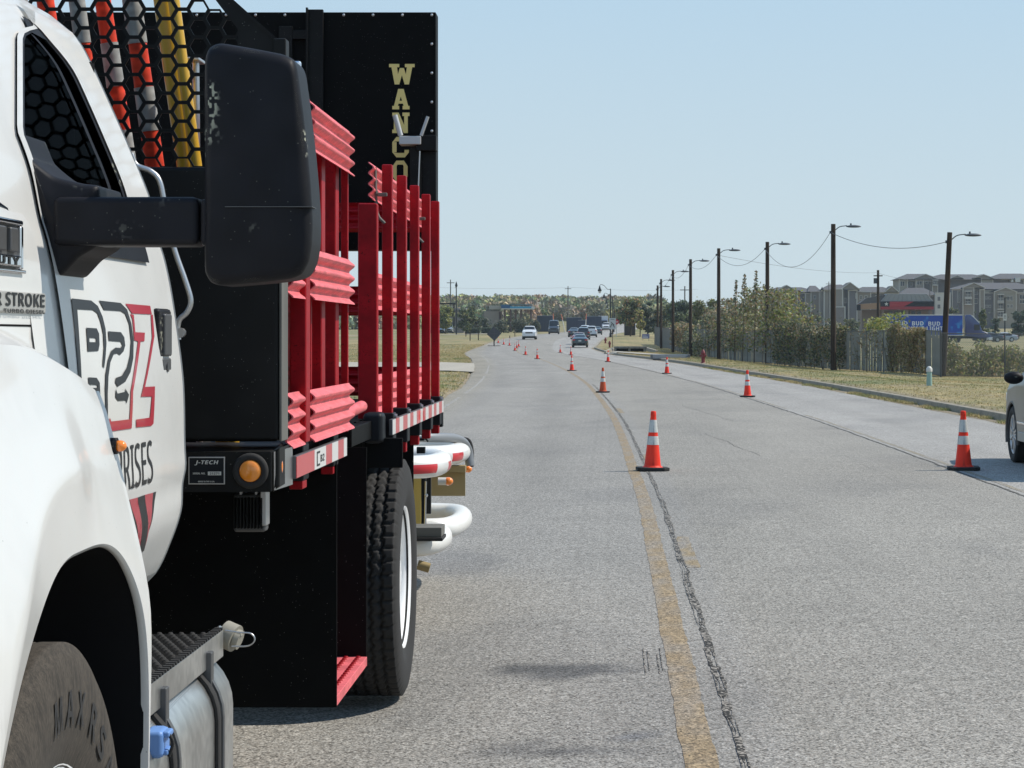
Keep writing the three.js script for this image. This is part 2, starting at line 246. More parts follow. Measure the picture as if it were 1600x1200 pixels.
// ---------------------------------------------------------------- materials of the made things
const speckle = (base, spec, n, dens, seed) => tex(n, (i, j) => { const b = tnoise(i, j, n, 60), h = hash2((i >> 1) + seed, j >> 1), s = h > 1 - dens * (.3 + 1.4 * smooth(.45, .8, tnoise(i, j, n, 26))) ? .5 + .5 * hash2(i + 5, j + seed) : 0, v = base * (.85 + .3 * b); return [lerp(v, spec, s), lerp(v, spec, s), lerp(v * .98, spec * .95, s)]; });
const dustTex = speckle(.86, 1, 512, .0, 3);
const blackDustMap = speckle(.095, .5, 1024, .0035, 11), blackPanelMap = speckle(.05, .6, 1024, .0022, 29);
const bugMap = tex(1024, (i, j) => { const v = .105 + .025 * tnoise(i, j, 1024, 50), a = tnoise(i, j, 1024, 90), b = tnoise(i + 7, j, 1024, 6), s = smooth(.80, .92, a) * smooth(.5, .72, b) * .55 + (hash2(i >> 1, (j >> 1) + 99) > .9985 ? .3 : 0); return [v + s * .9, v + s * .9, v * 1.12 + s * .75]; });
const grimeMap = tex(1024, (i, j) => { const n = tnoise(i, j, 1024, 130), m = tnoise(i, j, 1024, 30), h = hash2((i >> 1) + 5, j >> 1); let v = .965 - .018 * smooth(.5, .9, n) * (.5 + m); if (h > .9997) v -= .3; return [v, v * .997, v * .985]; });
const chipMap = tex(1024, (i, j) => { const n = tnoise(i, j, 1024, 70), m = tnoise(i, j, 1024, 14), s = tnoise(i * 1, (j * 9) % 1024, 1024, 9), h = tnoise(i, j, 1024, 5); let v = .86 + .18 * (n - .5) + .10 * (m - .5) - .16 * smooth(.78, .9, s) * smooth(.4, .7, n), k = smooth(.86, .93, h) * smooth(.55, .75, n); return [lerp(v, .42, k), lerp(v, .30, k), lerp(v, .26, k)]; });
const M = {
  white: phys([.72, .72, .71], .36, { clearcoat: .4, clearcoatRoughness: .08, map: grimeMap }),
  whiteInner: std([.55, .55, .55], .6),
  plastic: phys([1, 1, 1], .5, { map: bugMap, specularIntensity: .28 }),
  black: phys([1, 1, 1], .5, { map: blackDustMap, specularIntensity: .35 }),
  blackPanel: phys([1, 1, 1], .6, { map: blackPanelMap, specularIntensity: .2 }),
  darkPaint: phys([.01, .012, .015], .5, { specularIntensity: .4 }),
  rubber: std([.022, .021, .02], .85),
  matte: phys([.008, .008, .008], .9, { specularIntensity: .2 }),
  lining: phys([.011, .011, .012], .9, { specularIntensity: .2 }),
  red: phys([.42, .005, .012], .5, { specularIntensity: .4, map: chipMap }),
  redFaded: phys([1, .20, .215], .5, { map: chipMap, specularIntensity: .5 }),
  redTape: phys([.60, .02, .03], .3, { clearcoat: .5 }), whiteTape: phys([.72, .72, .70], .35, { clearcoat: .4 }),
  steel: std([.55, .55, .55], .38, 1), chrome: std([.78, .78, .80], .12, 1), darkSteel: std([.12, .12, .12], .5, .6),
  alu: std([.72, .71, .69], .34, .9, { map: tex(512, (i, j) => { const v = .86 + .12 * (tnoise(i, j, 512, 9) - .5) + .22 * (tnoise(i, j, 512, 70) - .5); return [v, v, v * .99]; }) }),
  greyPost: std([.2, .195, .18], .7, .2, { map: dustTex }),
  amber: phys([.9, .28, .02], .22, { clearcoat: 1 }), orangeLens: phys([.95, .25, .02], .2, { clearcoat: 1 }),
  gold: std([.80, .63, .22], .55), yellow: phys([.62, .36, .02], .4, { clearcoat: .3 }), bronze: std([.30, .23, .11], .55, .3), yellowPlate: std([.55, .42, .12], .55),
  tubeWhite: phys([.78, .77, .73], .4, { clearcoat: .3 }), tubeGrey: std([.23, .24, .25], .5, .3),
  ink: std([.012, .012, .013], .45), redInk: phys([.42, .012, .03], .35, { clearcoat: .4 }), greyInk: std([.10, .10, .105], .5),
  blue: std([.13, .26, .55], .45), offWhite: std([.62, .60, .54], .55), brushed: std([.5, .5, .49], .5, .35), badge: std([.42, .42, .40], .5, .3), capGrey: std([.30, .28, .23], .55),
  glassDark: phys([.06, .07, .07], .03, { transmission: 1, thickness: 0, ior: 1.5, specularIntensity: .04 }),
  glassFar: std([.018, .022, .027], .08, .0), lampClear: phys([.8, .8, .8], .1, { clearcoat: 1 }), tailRed: phys([.5, .015, .015], .2, { clearcoat: 1 }),
  tyreDust: std([.085, .07, .056], .9, 0, { map: soilMap }),
};

// ---------------------------------------------------------------- tyres and wheels (axle along x, outer face to +x)
function tyreGeo(Rr, W, rim, kind, n = 420) {
  const half = [[.74, rim], [.86, rim + .012], [.97, lerp(rim, Rr, .3)], [1, lerp(rim, Rr, .5)], [.985, lerp(rim, Rr, .72)], [.945, lerp(rim, Rr, .88)], [.90, Rr - .016], [.86, Rr - .004]];
  const pr = half.map(([a, r]) => [a * W / 2, r, 0]); const nt = kind === 'plain' ? 6 : 40;
  for (let i = 0; i <= nt; i++) pr.push([lerp(.84, -.84, i / nt) * W / 2, Rr, 1]);
  for (let i = half.length - 1; i >= 0; i--) pr.push([-half[i][0] * W / 2, half[i][1], 0]);
  return grid(pr.length - 1, n, (a, b, i) => {
    let [x, r, t] = pr[i]; const th = b * Math.PI * 2, q = th * 58 / (Math.PI * 2);
    if (t && kind === 'drive') { const zig = .007 * (Math.abs((q % 1) - .5) * 4 - 1); for (const g of [-.07, -.025, .025, .07]) if (Math.abs(x - g * W / .28 - zig) < .0065) r -= .013; const lat = (q + (x > 0 ? .5 : 0) + Math.abs(x) * 2.2) % 1; if (lat < .13) r -= Math.abs(x) > .07 ? .013 : .008; }
    if (t && kind === 'rib') { for (const g of [-.075, -.035, 0, .035, .075]) if (Math.abs(x - g) < .005) r -= .012; }
    if (!t && kind === 'drive' && r > Rr - .03 && ((q + .5 + Math.abs(x) * 2.2) % 1) < .13) r -= .006;
    return new THREE.Vector3(x, Math.cos(th) * r, Math.sin(th) * r);
  }, (a, b) => [a * 3.3, b * 23]);
}
function latheX(pts, seg = 64) { return new THREE.LatheGeometry(pts.map(([r, x]) => new THREE.Vector2(r, x)), seg).rotateZ(-Math.PI / 2); }
const driveTyre = tyreGeo(.525, .285, .30, 'drive'), steerTyre = tyreGeo(.53, .29, .30, 'rib', 200);
const rimRear = merge([latheX([[.302, .0], [.315, .012], [.318, .004], [.300, -.01], [.288, -.03], [.283, -.15], [.25, -.17], [.17, -.165], [.15, -.13], [.12, -.11], [.1, -.02], [.07, -.01], [0, -.008]]), ...Array.from({ length: 10 }, (_, i) => { const a = i / 10 * Math.PI * 2; return new THREE.CylinderGeometry(.016, .018, .04, 6).rotateZ(Math.PI / 2).translate(-.15, Math.cos(a) * .2, Math.sin(a) * .2); })]);
const rimFront = merge([latheX([[.302, .0], [.316, .012], [.318, .004], [.30, -.01], [.28, -.05], [.26, -.055], [.24, -.02], [.17, .03], [.14, .035], [.12, .09], [.07, .1], [0, .1]]), ...Array.from({ length: 10 }, (_, i) => { const a = i / 10 * Math.PI * 2; return new THREE.CylinderGeometry(.016, .018, .04, 6).rotateZ(Math.PI / 2).translate(.03, Math.cos(a) * .19, Math.sin(a) * .19); })]);
const rimPaint = phys([.86, .86, .85], .35, { clearcoat: .4 });

// ================================================================ THE TRUCK
const TX = -2.1, TD = 7.5;
const truck = thing('work_truck', 'white crash-cushion truck with black mirror, red stake sides and curved white tubes at the back', 'truck', [TX, 0, -TD]);
const tp = (name, geo, mat, parent = truck, label) => { if (Array.isArray(geo)) geo = merge(geo); return part(name, geo.clone().translate(-TX, 0, TD), mat, parent, label); };
const mir = g => { g = clean(g.clone()); const p = g.attributes.position, n = g.attributes.normal; for (let i = 0; i < p.count; i++) { p.setX(i, 2 * TX - p.getX(i)); n.setX(i, -n.getX(i)); } const a = p.array, b = n.array, c = g.attributes.uv.array; for (let i = 0; i < p.count; i += 3) for (const [r, k] of [[a, 3], [b, 3], [c, 2]]) for (let q = 0; q < k; q++) { const t = r[(i + 1) * k + q]; r[(i + 1) * k + q] = r[(i + 2) * k + q]; r[(i + 2) * k + q] = t; } return g; };

// cab side profile: x of the skin for each height
const cabProf = [[.93, -1.24], [.984, -1.18], [1.066, -1.14], [1.15, -1.112], [1.22, -1.108], [1.262, -1.10], [1.31, -1.102], [1.477, -1.106], [1.6, -1.12], [1.72, -1.138], [1.80, -1.155], [1.835, -1.166], [1.95, -1.191], [2.073, -1.24], [2.216, -1.303], [2.34, -1.362], [2.385, -1.395], [2.43, -1.45], [2.465, -1.55], [2.49, -1.75], [2.50, -2.1]];
const cabX = curve(cabProf.slice(0, 18));
const cabRows = []; for (let y = .93; y < 2.385; y += .018) cabRows.push([y, cabX(y)]); cabRows.push(...cabProf.slice(16));
function sideStrip(rows, f, off = 0, cols = 10) {
  const p = [], u = [];
  const nrm = i => { const a = rows[Math.max(0, i - 1)], b = rows[Math.min(rows.length - 1, i + 1)], dy = b[0] - a[0], dx = b[1] - a[1], l = Math.hypot(dx, dy) || 1; return [dy / l, -dx / l]; };
  for (let i = 0; i < rows.length - 1; i++) {
    const A = f(rows[i][0]), B = f(rows[i + 1][0]), na = nrm(i), nb = nrm(i + 1);
    for (let k = 0; k < Math.min(A.length, B.length); k++) for (let c = 0; c < cols; c++) {
      const P = (I, row, n, t) => [row[1] + n[0] * off, row[0] + n[1] * off, -lerp(I[0], I[1], t)];
      const a = P(A[k], rows[i], na, c / cols), b = P(A[k], rows[i], na, (c + 1) / cols), d = P(B[k], rows[i + 1], nb, c / cols), e = P(B[k], rows[i + 1], nb, (c + 1) / cols);
      for (const q of [a, b, e, a, e, d]) { p.push(...q); u.push(-q[2], q[1]); }
    }
  }
  const g = new THREE.BufferGeometry(); g.setAttribute('position', new THREE.Float32BufferAttribute(p, 3)); g.setAttribute('uv', new THREE.Float32BufferAttribute(u, 2)); g.computeVertexNormals(); return toCreasedNormals(g, .6);
}
const rake = y => y < 1.86 ? 4.34 : y < 2.42 ? lerp(4.22, 4.95, (y - 1.86) / .56) : 4.97;
const winF = y => Math.max(4.60, -cabX(y) * 3.785) + .16 * smooth(2.25, 2.33, y) ** 2;
const winR = y => 5.46 - .20 * smooth(2.2, 2.335, y) ** 2;
const BELT = 1.80, HEAD = 2.325;
const cabHole = (grow = 0) => y => y > BELT - grow && y < HEAD + grow ? [[rake(y), winF(y) - grow], [winR(y) + grow, 5.78]] : [[rake(y), 5.2], [5.2, 5.78]];
const shell = sideStrip(cabRows, cabHole(.03));
const backWall = [5.78, 5.80].map(D => { const q = []; for (let i = 0; i < cabRows.length - 1; i++) { const [y0, x0] = cabRows[i], [y1, x1] = cabRows[i + 1], hole = y0 > 1.85 && y1 < 2.30, s = (a0, b0, a1, b1) => q.push([a0, y0, -D], [b0, y0, -D], [b1, y1, -D], [a0, y0, -D], [b1, y1, -D], [a1, y1, -D]); if (hole) { s(x0, -1.38, x1, -1.38); s(TX - .72, 2 * TX - x0, TX - .72, 2 * TX - x1); } else s(x0, 2 * TX - x0, x1, 2 * TX - x1); } const g = new THREE.BufferGeometry(); g.setAttribute('position', new THREE.Float32BufferAttribute(q.flat(), 3)); g.computeVertexNormals(); return g; });
tp('cab', [shell, mir(shell), ...backWall], M.white);
tp('cab_floor', plainBox(-2.95, -1.3, .90, .93, 4.4, 5.76), M.matte);
tp('rear_window', plainBox(TX - .73, -1.37, 1.84, 2.31, 5.785, 5.79), M.glassDark);
const liner = sideStrip(cabRows, cabHole(.05), -.035, 4); tp('cab_lining', [liner, mir(liner), plainBox(-3.0, -1.2, .96, 1.0, 4.4, 5.74), plainBox(-3.02, -1.2, 1.0, 1.75, 4.40, 4.72), plainBox(-2.98, -1.22, 1.0, 1.83, 5.72, 5.765), plainBox(-1.37, -1.33, 1.83, 2.3, 5.72, 5.765)], M.lining);
for (const x of [-1.62, -2.58]) { tp('seat', [bx(x - .25, x + .25, 1.02, 1.32, 4.95, 5.45, .06), bx(x - .25, x + .25, 1.25, 1.95, 5.4, 5.58, .06), bx(x - .12, x + .12, 1.97, 2.16, 5.44, 5.56, .04)], M.matte); }
tp('steering_wheel', new THREE.TorusGeometry(.2, .016, 8, 32).rotateX(-.5).translate(-1.62, 1.7, -4.88), M.matte);
tp('windscreen', grid(12, 8, (a, b) => { const y = lerp(1.86, 2.42, b), x = lerp(cabX(y) - .02, 2 * TX - cabX(y) + .02, a); return V(x, y, lerp(4.24, 4.94, b) - .1 * (1 - (2 * a - 1) ** 2)); }), M.glassDark);
// door with its window, handle and lettering
const doorF = y => Math.min(winF(y) - .045, y < 1.9 ? 4.56 : 9);
const doorRows = cabRows.filter(r => r[0] > .985 && r[0] < 2.37);
const doorSkin = sideStrip(doorRows, y => y > BELT && y < HEAD ? [[doorF(y), winF(y)], [winR(y), 5.715]] : [[doorF(y), 5.2], [5.2, 5.715]], .008);
const door = tp('door', doorSkin, M.white);
tp('door', mir(doorSkin), M.white);
const winRows = cabRows.filter(r => r[0] > BELT - .02 && r[0] < HEAD + .02);
const pane = sideStrip(winRows, y => [[winF(y) - .02, winR(y) + .02]], -.006); tp('side_window', pane, M.glassDark); tp('side_window', mir(pane), M.glassDark);
const seal = sideStrip(winRows, y => [[winF(y) - .004, winF(y) + .028], [winR(y) - .028, winR(y) + .004]], .004, 2);
const sealTop = sideStrip(cabRows.filter(r => r[0] > 2.285 && r[0] < 2.345), y => [[winF(Math.min(y, 2.3)) - .004, winR(Math.min(y, 2.3)) + .004]], .005, 4);
const beltTrim = sideStrip(cabRows.filter(r => r[0] > 1.775 && r[0] < 1.835), y => [[4.62, 5.50]], .016, 6);
tp('window_seal', [seal, sealTop, beltTrim], M.plastic, door); 
const bFrame = sideStrip(winRows.filter(r => r[0] < 2.31), y => [[winR(y) - .16, winR(y) - .13]], .001, 1); tp('window_channel', bFrame, M.plastic, door);
{
  const hx = cabX(1.58) + .01;
  tp('handle_recess', [bx(hx - .02, hx + .002, 1.495, 1.668, 5.485, 5.635, .01)], M.plastic, door);
  tp('handle', [bx(hx - .005, hx + .010, 1.55, 1.655, 5.52, 5.60, .005)], M.darkSteel, door);
  tp('lock', [bx(hx - .005, hx + .006, 1.502, 1.545, 5.51, 5.61, .004), new THREE.CylinderGeometry(.012, .012, .006, 14).rotateZ(Math.PI / 2).translate(hx + .007, 1.523, -5.555)], M.darkSteel, door);
}
// lettering on the door: outlines read from the photograph, laid on the door skin
const doorPt = (u, v) => { let y = 1.5, d = 5; for (let i = 0; i < 8; i++) { d = F * -(cabX(y) + .009) / (CX - u); y = py(v, d); } return [d, y]; };
const tess = new TessellateModifier(.03, 5);
function onDoor(shapes, lift = .0098) {
  let g = clean(new THREE.ShapeGeometry(shapes, 6)); g = tess.modify(g); const p = g.attributes.position;
  for (let i = 0; i < p.count; i++) { const d = p.getX(i), y = p.getY(i); p.setXYZ(i, cabX(y) + lift, y, -d); } g.computeVertexNormals(); return g;
}
const zs = (pts, holes = []) => { const c = a => a.map(([x, y]) => new THREE.Vector2(...doorPt(100 + x / 2.667, 450 + y / 2.667))); const s = new THREE.Shape(c(pts)); for (const h of holes) s.holes.push(new THREE.Path(c(h))); return s; };
const blackLetters = [
  zs([[30, 43], [112, 52], [140, 75], [160, 120], [172, 170], [176, 230], [172, 290], [166, 335], [160, 325], [161, 300], [165, 250], [162, 190], [151, 140], [138, 105], [120, 92], [54, 88], [73, 390], [61, 390], [46, 200]]),
  zs([[92, 165], [135, 168], [145, 190], [147, 235], [142, 262], [98, 265]], [[[104, 207], [132, 209], [133, 226], [105, 225]]]),
  zs([[100, 372], [135, 374], [148, 395], [150, 440], [146, 470], [106, 440]], [[[108, 402], [138, 404], [138, 416], [110, 416]]]),
  zs([[145, 52], [235, 62], [262, 90], [280, 150], [289, 220], [288, 290], [276, 350], [255, 390], [222, 412], [212, 392], [216, 374], [240, 366], [262, 330], [274, 280], [278, 220], [270, 150], [254, 108], [236, 96], [166, 92]]),
  zs([[183, 180], [236, 184], [250, 205], [254, 240], [247, 264], [232, 280], [222, 272], [206, 276], [192, 310], [184, 370], [181, 440], [182, 540], [172, 500], [170, 420], [172, 360], [182, 300], [196, 262], [214, 248], [234, 250], [242, 238], [236, 224], [186, 220]]),
  zs([[215, 420], [222, 440], [255, 432], [254, 418], [270, 445], [260, 482], [257, 468], [225, 470], [214, 455]]),
]; for (const s of blackLetters) tp('black_letter_stroke', onDoor([s]), M.ink, door);
const redLetters = [
  zs([[255, 65], [358, 74], [365, 110], [282, 106]]),
  zs([[361, 111], [369, 111], [376, 200], [337, 412], [378, 410], [372, 565], [362, 575], [300, 581], [300, 548], [357, 540], [365, 452], [320, 453], [366, 205]]),
  zs([[275, 107], [290, 112], [296, 184], [336, 186], [334, 222], [318, 223], [287, 430], [281, 585], [190, 598], [183, 570], [190, 540], [196, 556], [272, 547], [277, 430], [307, 223], [292, 218], [284, 130]]),
]; for (const s of redLetters) tp('red_letter_stroke', onDoor([s]), M.redInk, door);
{
  const a = doorPt(182, 722), b = doorPt(237.5, 712), w = b[0] - a[0], g = textGeo('PRISES', w, .102, fontThin, 0); 
  let q = clean(g); q = tess.modify(q); const p = q.attributes.position; for (let i = 0; i < p.count; i++) { const d = (a[0] + b[0]) / 2 + p.getX(i), y = 1.302 + p.getY(i); p.setXYZ(i, cabX(y) + .0098, y, -d); } q.computeVertexNormals();
  tp('company_lettering', q, M.ink, door);
  const sh = (pts) => zs(pts); // shield of red and black stripes
  for (const s of [sh([[272, 882], [306, 873], [316, 1075], [308, 1060]]), sh([[336, 862], [370, 853], [352, 1015], [333, 1092]])]) tp('shield_red', onDoor([s]), M.redInk, door);
  for (const s of [sh([[252, 888], [272, 882], [306, 1060], [290, 1010]]), sh([[306, 873], [336, 862], [333, 1094], [326, 1100], [316, 1078]]), sh([[370, 853], [383, 848], [368, 960], [352, 1015]])]) tp('shield_black', onDoor([s]), M.ink, door);
}
// hood and fenders
const AX = 3.92, archA = .56, archB = .69, archY = .53;
const crownY = curve([[2.4, 1.46], [2.9, 1.55], [3.3, 1.585], [3.85, 1.584], [4.06, 1.563], [4.3, 1.525], [4.46, 1.49]]);
const fenderX = (y, d) => { const b = curve([[.5, -.93], [.75, -.925], [.993, -.922], [1.096, -.93], [1.26, -.968], [1.38, -.995], [1.45, -1.012], [1.5, -1.03], [1.56, -1.06], [1.6, -1.1]])(y - (crownY(d) - 1.49)); const dx = (d - AX) / archA, ry = Math.max(0, (y - archY) / archB), front = d < AX, rho = front ? Math.hypot((d - AX) / .65, ry) : (dx ** 4 + ry ** 4) ** .25; return b + (rho > 1.2 ? clamp((1.5 - rho) / .3, 0, 1) : (rho - 1) / .2) * (front ? .034 : lerp(.034, .006, smooth(0, .3, d - AX))) - .16 * smooth(3.0, 2.35, d) ** 2; };
const archLow = d => { if (d < AX) { const t = (AX - d) / .65; return t < 1 ? archY + archB * Math.sqrt(1 - t * t) : .53; } const t = (d - AX) / archA; return t < 1 ? archY + archB * (1 - t ** 4) ** .25 : .53; };
{
  const ds = []; for (let i = 0; i <= 14; i++) ds.push(lerp(2.4, AX - .65, i / 14)); for (let i = 1; i <= 80; i++) ds.push(AX - (i < 40 ? .65 : archA) * Math.cos(Math.PI * i / 80)); for (let i = 0; i <= 2; i++) ds.push(AX + archA + .001 + (4.485 - .001 - AX - archA) * i / 2);
  const side = grid(24, ds.length - 1, (a, b, i, j) => { const d = ds[j], y = lerp(archLow(d), crownY(d), a); return V(fenderX(y, d), y, d); });
  const topG = grid(26, 40, (a, b) => {          // from the fender crown in and up over the hood
    const d = lerp(2.4, 4.44, b), f = smooth(3.3, 2.4, d), c = crownY(d), c0 = fenderX(c, d), pts = [[c0, c], [c0 - .03, c + .018], [c0 - .055, c + .03], [-1.118 - f * .1, c + .05], [-1.126 - f * .1, 1.64 - f * .06], [-1.132 - f * .1, 1.74 - f * .1], [-1.15 - f * .1, 1.815 - f * .13], [-1.19 - f * .1, 1.86 - f * .16], [-1.28 - f * .08, 1.892 - f * .18], [-1.6, 1.93 - f * .2], [TX, 1.95 - f * .2]];
    const t = a * (pts.length - 1), k = Math.min(pts.length - 2, Math.floor(t)), w = t - k, q = n => pts[clamp(n, 0, pts.length - 1)];
    const cr = (p0, p1, p2, p3) => .5 * (2 * p1 + (p2 - p0) * w + (2 * p0 - 5 * p1 + 4 * p2 - p3) * w * w + (3 * p1 - p0 - 3 * p2 + p3) * w ** 3);
    return V(cr(q(k - 1)[0], q(k)[0], q(k + 1)[0], q(k + 2)[0]), cr(q(k - 1)[1], q(k)[1], q(k + 1)[1], q(k + 2)[1]), d);
  });
  const lip = grid(3, 80, (a, b) => { const d = AX - (b < .5 ? .65 : archA) * Math.cos(Math.PI * b), y = archLow(d); return V(fenderX(y, d) - [0, .004, .012, .016][Math.round(a * 3)], y - [0, .006, .006, 0][Math.round(a * 3)], d); });
  const edge = grid(2, 20, (a, b) => { const y = lerp(.6, 1.49, b); return V(fenderX(y, 4.485) - a * .03, y, 4.485 + .012 * a); });
  const front = extrudeXY([[-1.3, .75], [-1.14, 1.2], [-1.22, 1.5], [-1.35, 1.68], [TX, 1.74], [TX, .75]], 2.38, 2.42);
  const all = boxUV(merge([side, topG, lip, edge, front]));
  tp('hood', [all, mir(all)], M.white);
  const well = grid(1, 60, (a, b) => { const t = lerp(-.12, 1.12, b), d = AX - (t < .5 ? .67 : archA + .012) * Math.cos(Math.PI * t), dc = clamp(d, AX - .649, AX + archA - .001), y = t < 0 || t > 1 ? .5 : archLow(dc) + .006; return V(lerp(fenderX(Math.max(.55, y), dc) - .011, -1.7, a), y, d); });
  tp('wheel_well', [well, plainBox(-1.72, -1.69, .5, 1.6, 3.1, 4.6)], M.lining); tp('wheel_well', [mir(well), plainBox(-2.51, -2.48, .5, 1.6, 3.1, 4.6)], M.lining);
  tp('marker_lamp', [new THREE.SphereGeometry(.0115, 14, 10).scale(1.2, 1, 1).translate(-.977, py(697, 4.45), -4.455)], M.orangeLens);
  tp('marker_base', [new THREE.CylinderGeometry(.0165, .0165, .02, 16).rotateZ(Math.PI / 2).translate(-.992, py(697, 4.45), -4.455)], M.plastic);
  tp('hood_seam', plainBox(-1.1285, -1.1235, 1.618, 1.622, 3.5, 4.43), M.matte);
  tp('hood_vent', [bx(-1.14, -1.122, 1.719, 1.726, 3.6, 4.30), bx(-1.14, -1.12, 1.809, 1.82, 3.6, 4.27), bx(-1.14, -1.12, 1.726, 1.809, 4.255, 4.272), bx(-1.14, -1.118, 1.73, 1.752, 3.6, 4.25)], M.chrome);
  tp('vent_grille', [plainBox(-1.142, -1.128, 1.726, 1.809, 3.6, 4.26), ...Array.from({ length: 8 }, (_, i) => bx(-1.135, -1.119, 1.758, 1.804, 3.60 + i * .083, 3.65 + i * .083, .004))], M.darkSteel);
  tp('vent_lettering', textGeo('SUPER', .24, .016).rotateY(Math.PI / 2).translate(-1.1165, 1.741, -3.86), M.ink); tp('vent_lettering', textGeo('DUTY', .2, .016).rotateY(Math.PI / 2).translate(-1.1165, 1.741, -4.13), M.ink);
  tp('engine_badge', bx(-1.14, -1.119, 1.644, 1.684, 3.80, 4.435, .004), M.badge);
  tp('engine_lettering', [textGeo('POWER STROKE', .58, .026).rotateY(Math.PI / 2).translate(-1.1175, 1.669, -4.13), textGeo('TURBO DIESEL', .3, .008).rotateY(Math.PI / 2).translate(-1.1175, 1.647, -4.27)], M.ink);
}
// wheels
function truckWheel(x, d, tyre, rim, side, R0) {
  const w = new THREE.Group(); w.name = 'wheel'; w.position.set(x - TX, R0, TD - d); if (side < 0) w.rotation.y = Math.PI; truck.add(w);
  const t = part('tyre', tyre, tyre === steerTyre ? M.tyreDust : M.rubber, w); if (rim) part('rim', rim.clone().translate(.115, 0, 0), rimPaint, w); return w;
}
const fw = truckWheel(-.955 - .145, AX, steerTyre, rimFront, 1, .53); truckWheel(2 * TX + .955 + .145, AX, steerTyre, rimFront, -1, .53);
const fs = 'MAXRSA'.split('').map((ch, i) => { const a = (-7 + i * 11.5 + (i > 2 ? 3 : 0)) * Math.PI / 180, r = .415; return textGeo(ch, .052, .062).rotateY(Math.PI / 2).rotateX(-a).translate(.1462, r * Math.cos(a), -r * Math.sin(a)); });
for (const g of fs) part('sidewall_letter', g, M.ink, fw);
for (const x of [-.905 - .1425, -1.25 - .1425]) truckWheel(x, 10, driveTyre, x > -1.2 ? rimRear : null, 1, .525);
for (const x of [2 * TX + .905 + .1425, 2 * TX + 1.25 + .1425]) truckWheel(x, 10, driveTyre, x < -3 ? rimRear : null, -1, .525);
tp('chassis', [plainBox(-2.6, -2.45, .72, 1.02, 2.6, 12.2), plainBox(-1.75, -1.6, .72, 1.02, 2.6, 12.2), rod(V(-3.2, .53, AX), V(-1.0, .53, AX), .07), rod(V(-3.2, .53, 10), V(-1.0, .53, 10), .1), plainBox(-2.4, -1.8, .6, 1.3, 2.7, 5.2)], M.matte);
// mirror
const PX = (pts, D) => pts.map(([u, v]) => [px(u, D), py(v, D)]);
const roundPts = (pts, n = 5) => { const c = new THREE.CatmullRomCurve3(pts.map(p => new THREE.Vector3(p[0], p[1], 0)), true, 'catmullrom', .3); return c.getPoints(pts.length * n).slice(0, -1).map(p => [p.x, p.y]); };
function domed(outline, d0, d1, r, bulge = .012) {
  const o = outline, n = o.length, cx = o.reduce((s, p) => s + p[0], 0) / n, cy = o.reduce((s, p) => s + p[1], 0) / n, rings = [[0, d1, 1], [0, d0 + r, 1]];
  for (let k = 1; k <= 5; k++) { const t = k / 5 * Math.PI / 2; rings.push([r * (1 - Math.cos(t)), d0 + r - r * Math.sin(t), 1]); }
  rings.push([r, d0 - bulge * .5, .75], [r, d0 - bulge * .85, .45], [r, d0 - bulge, 1e-4]);
  return grid(n, rings.length - 1, (a, b, i, j) => { const p = o[i % n], [ins, D, s] = rings[j], dx = p[0] - cx, dy = p[1] - cy, l = Math.hypot(dx, dy), k = (l - ins) / l * s; return V(cx + dx * k, cy + dy * k, D); });
}
const mirror = new THREE.Group(); mirror.name = 'wing_mirror'; truck.add(mirror);
tp('mirror_sail', boxUV(domed(roundPts(PX([[30, 208], [48, 245], [85, 275], [130, 287], [155, 292], [158, 330], [156, 380], [125, 402], [100, 428], [80, 432], [62, 431], [53, 415], [42, 370], [32, 300]], 4.60)), 4.58, 4.80, .02)), M.plastic, mirror);
tp('mirror_arm', [bx(px(85, 4.58), px(313, 4.58), py(384, 4.58), py(308, 4.58), 4.56, 4.68, .014), bx(px(315, 4.58), px(350, 4.58), py(386, 4.58), py(310, 4.58), 4.558, 4.68, .012)], M.plastic, mirror);
tp('mirror_housing', boxUV(domed(roundPts(PX([[319, 340], [319, 270], [319, 180], [320, 95], [327, 74], [345, 67], [400, 76], [440, 84], [457, 92], [464, 108], [472, 165], [479, 225], [485, 290], [488, 345], [487, 380], [482, 408], [471, 428], [452, 436], [400, 442], [345, 446], [328, 440], [320, 424], [319, 385]], 4.56)), 4.545, 4.70, .026, .01)), M.plastic, mirror);
tp('housing_seam', bx(px(352, 4.54), px(488, 4.54), py(323.6, 4.54), py(322.6, 4.54), 4.534, 4.60, 0), M.darkSteel, mirror);
tp('mirror_glass', bx(px(335, 4.7), px(470, 4.7), py(425, 4.7), py(95, 4.7), 4.70, 4.712, .004), M.chrome, mirror);
// bar behind the cab, hoop of bright tube
tp('grab_bar', tube([[205, 240], [213, 258], [236, 268], [250, 285], [259, 330], [272, 388], [290, 440], [298, 470], [292, 488], [280, 500], [277, 520], [279, 531]].map(([u, v]) => at(u, v, 5.86)), .0075, 80, 8), M.steel);
tp('grab_bar_bolt', new THREE.CylinderGeometry(.013, .013, .02, 10).rotateX(Math.PI / 2).translate(px(283, 5.85), py(520, 5.85), -5.845), M.steel);
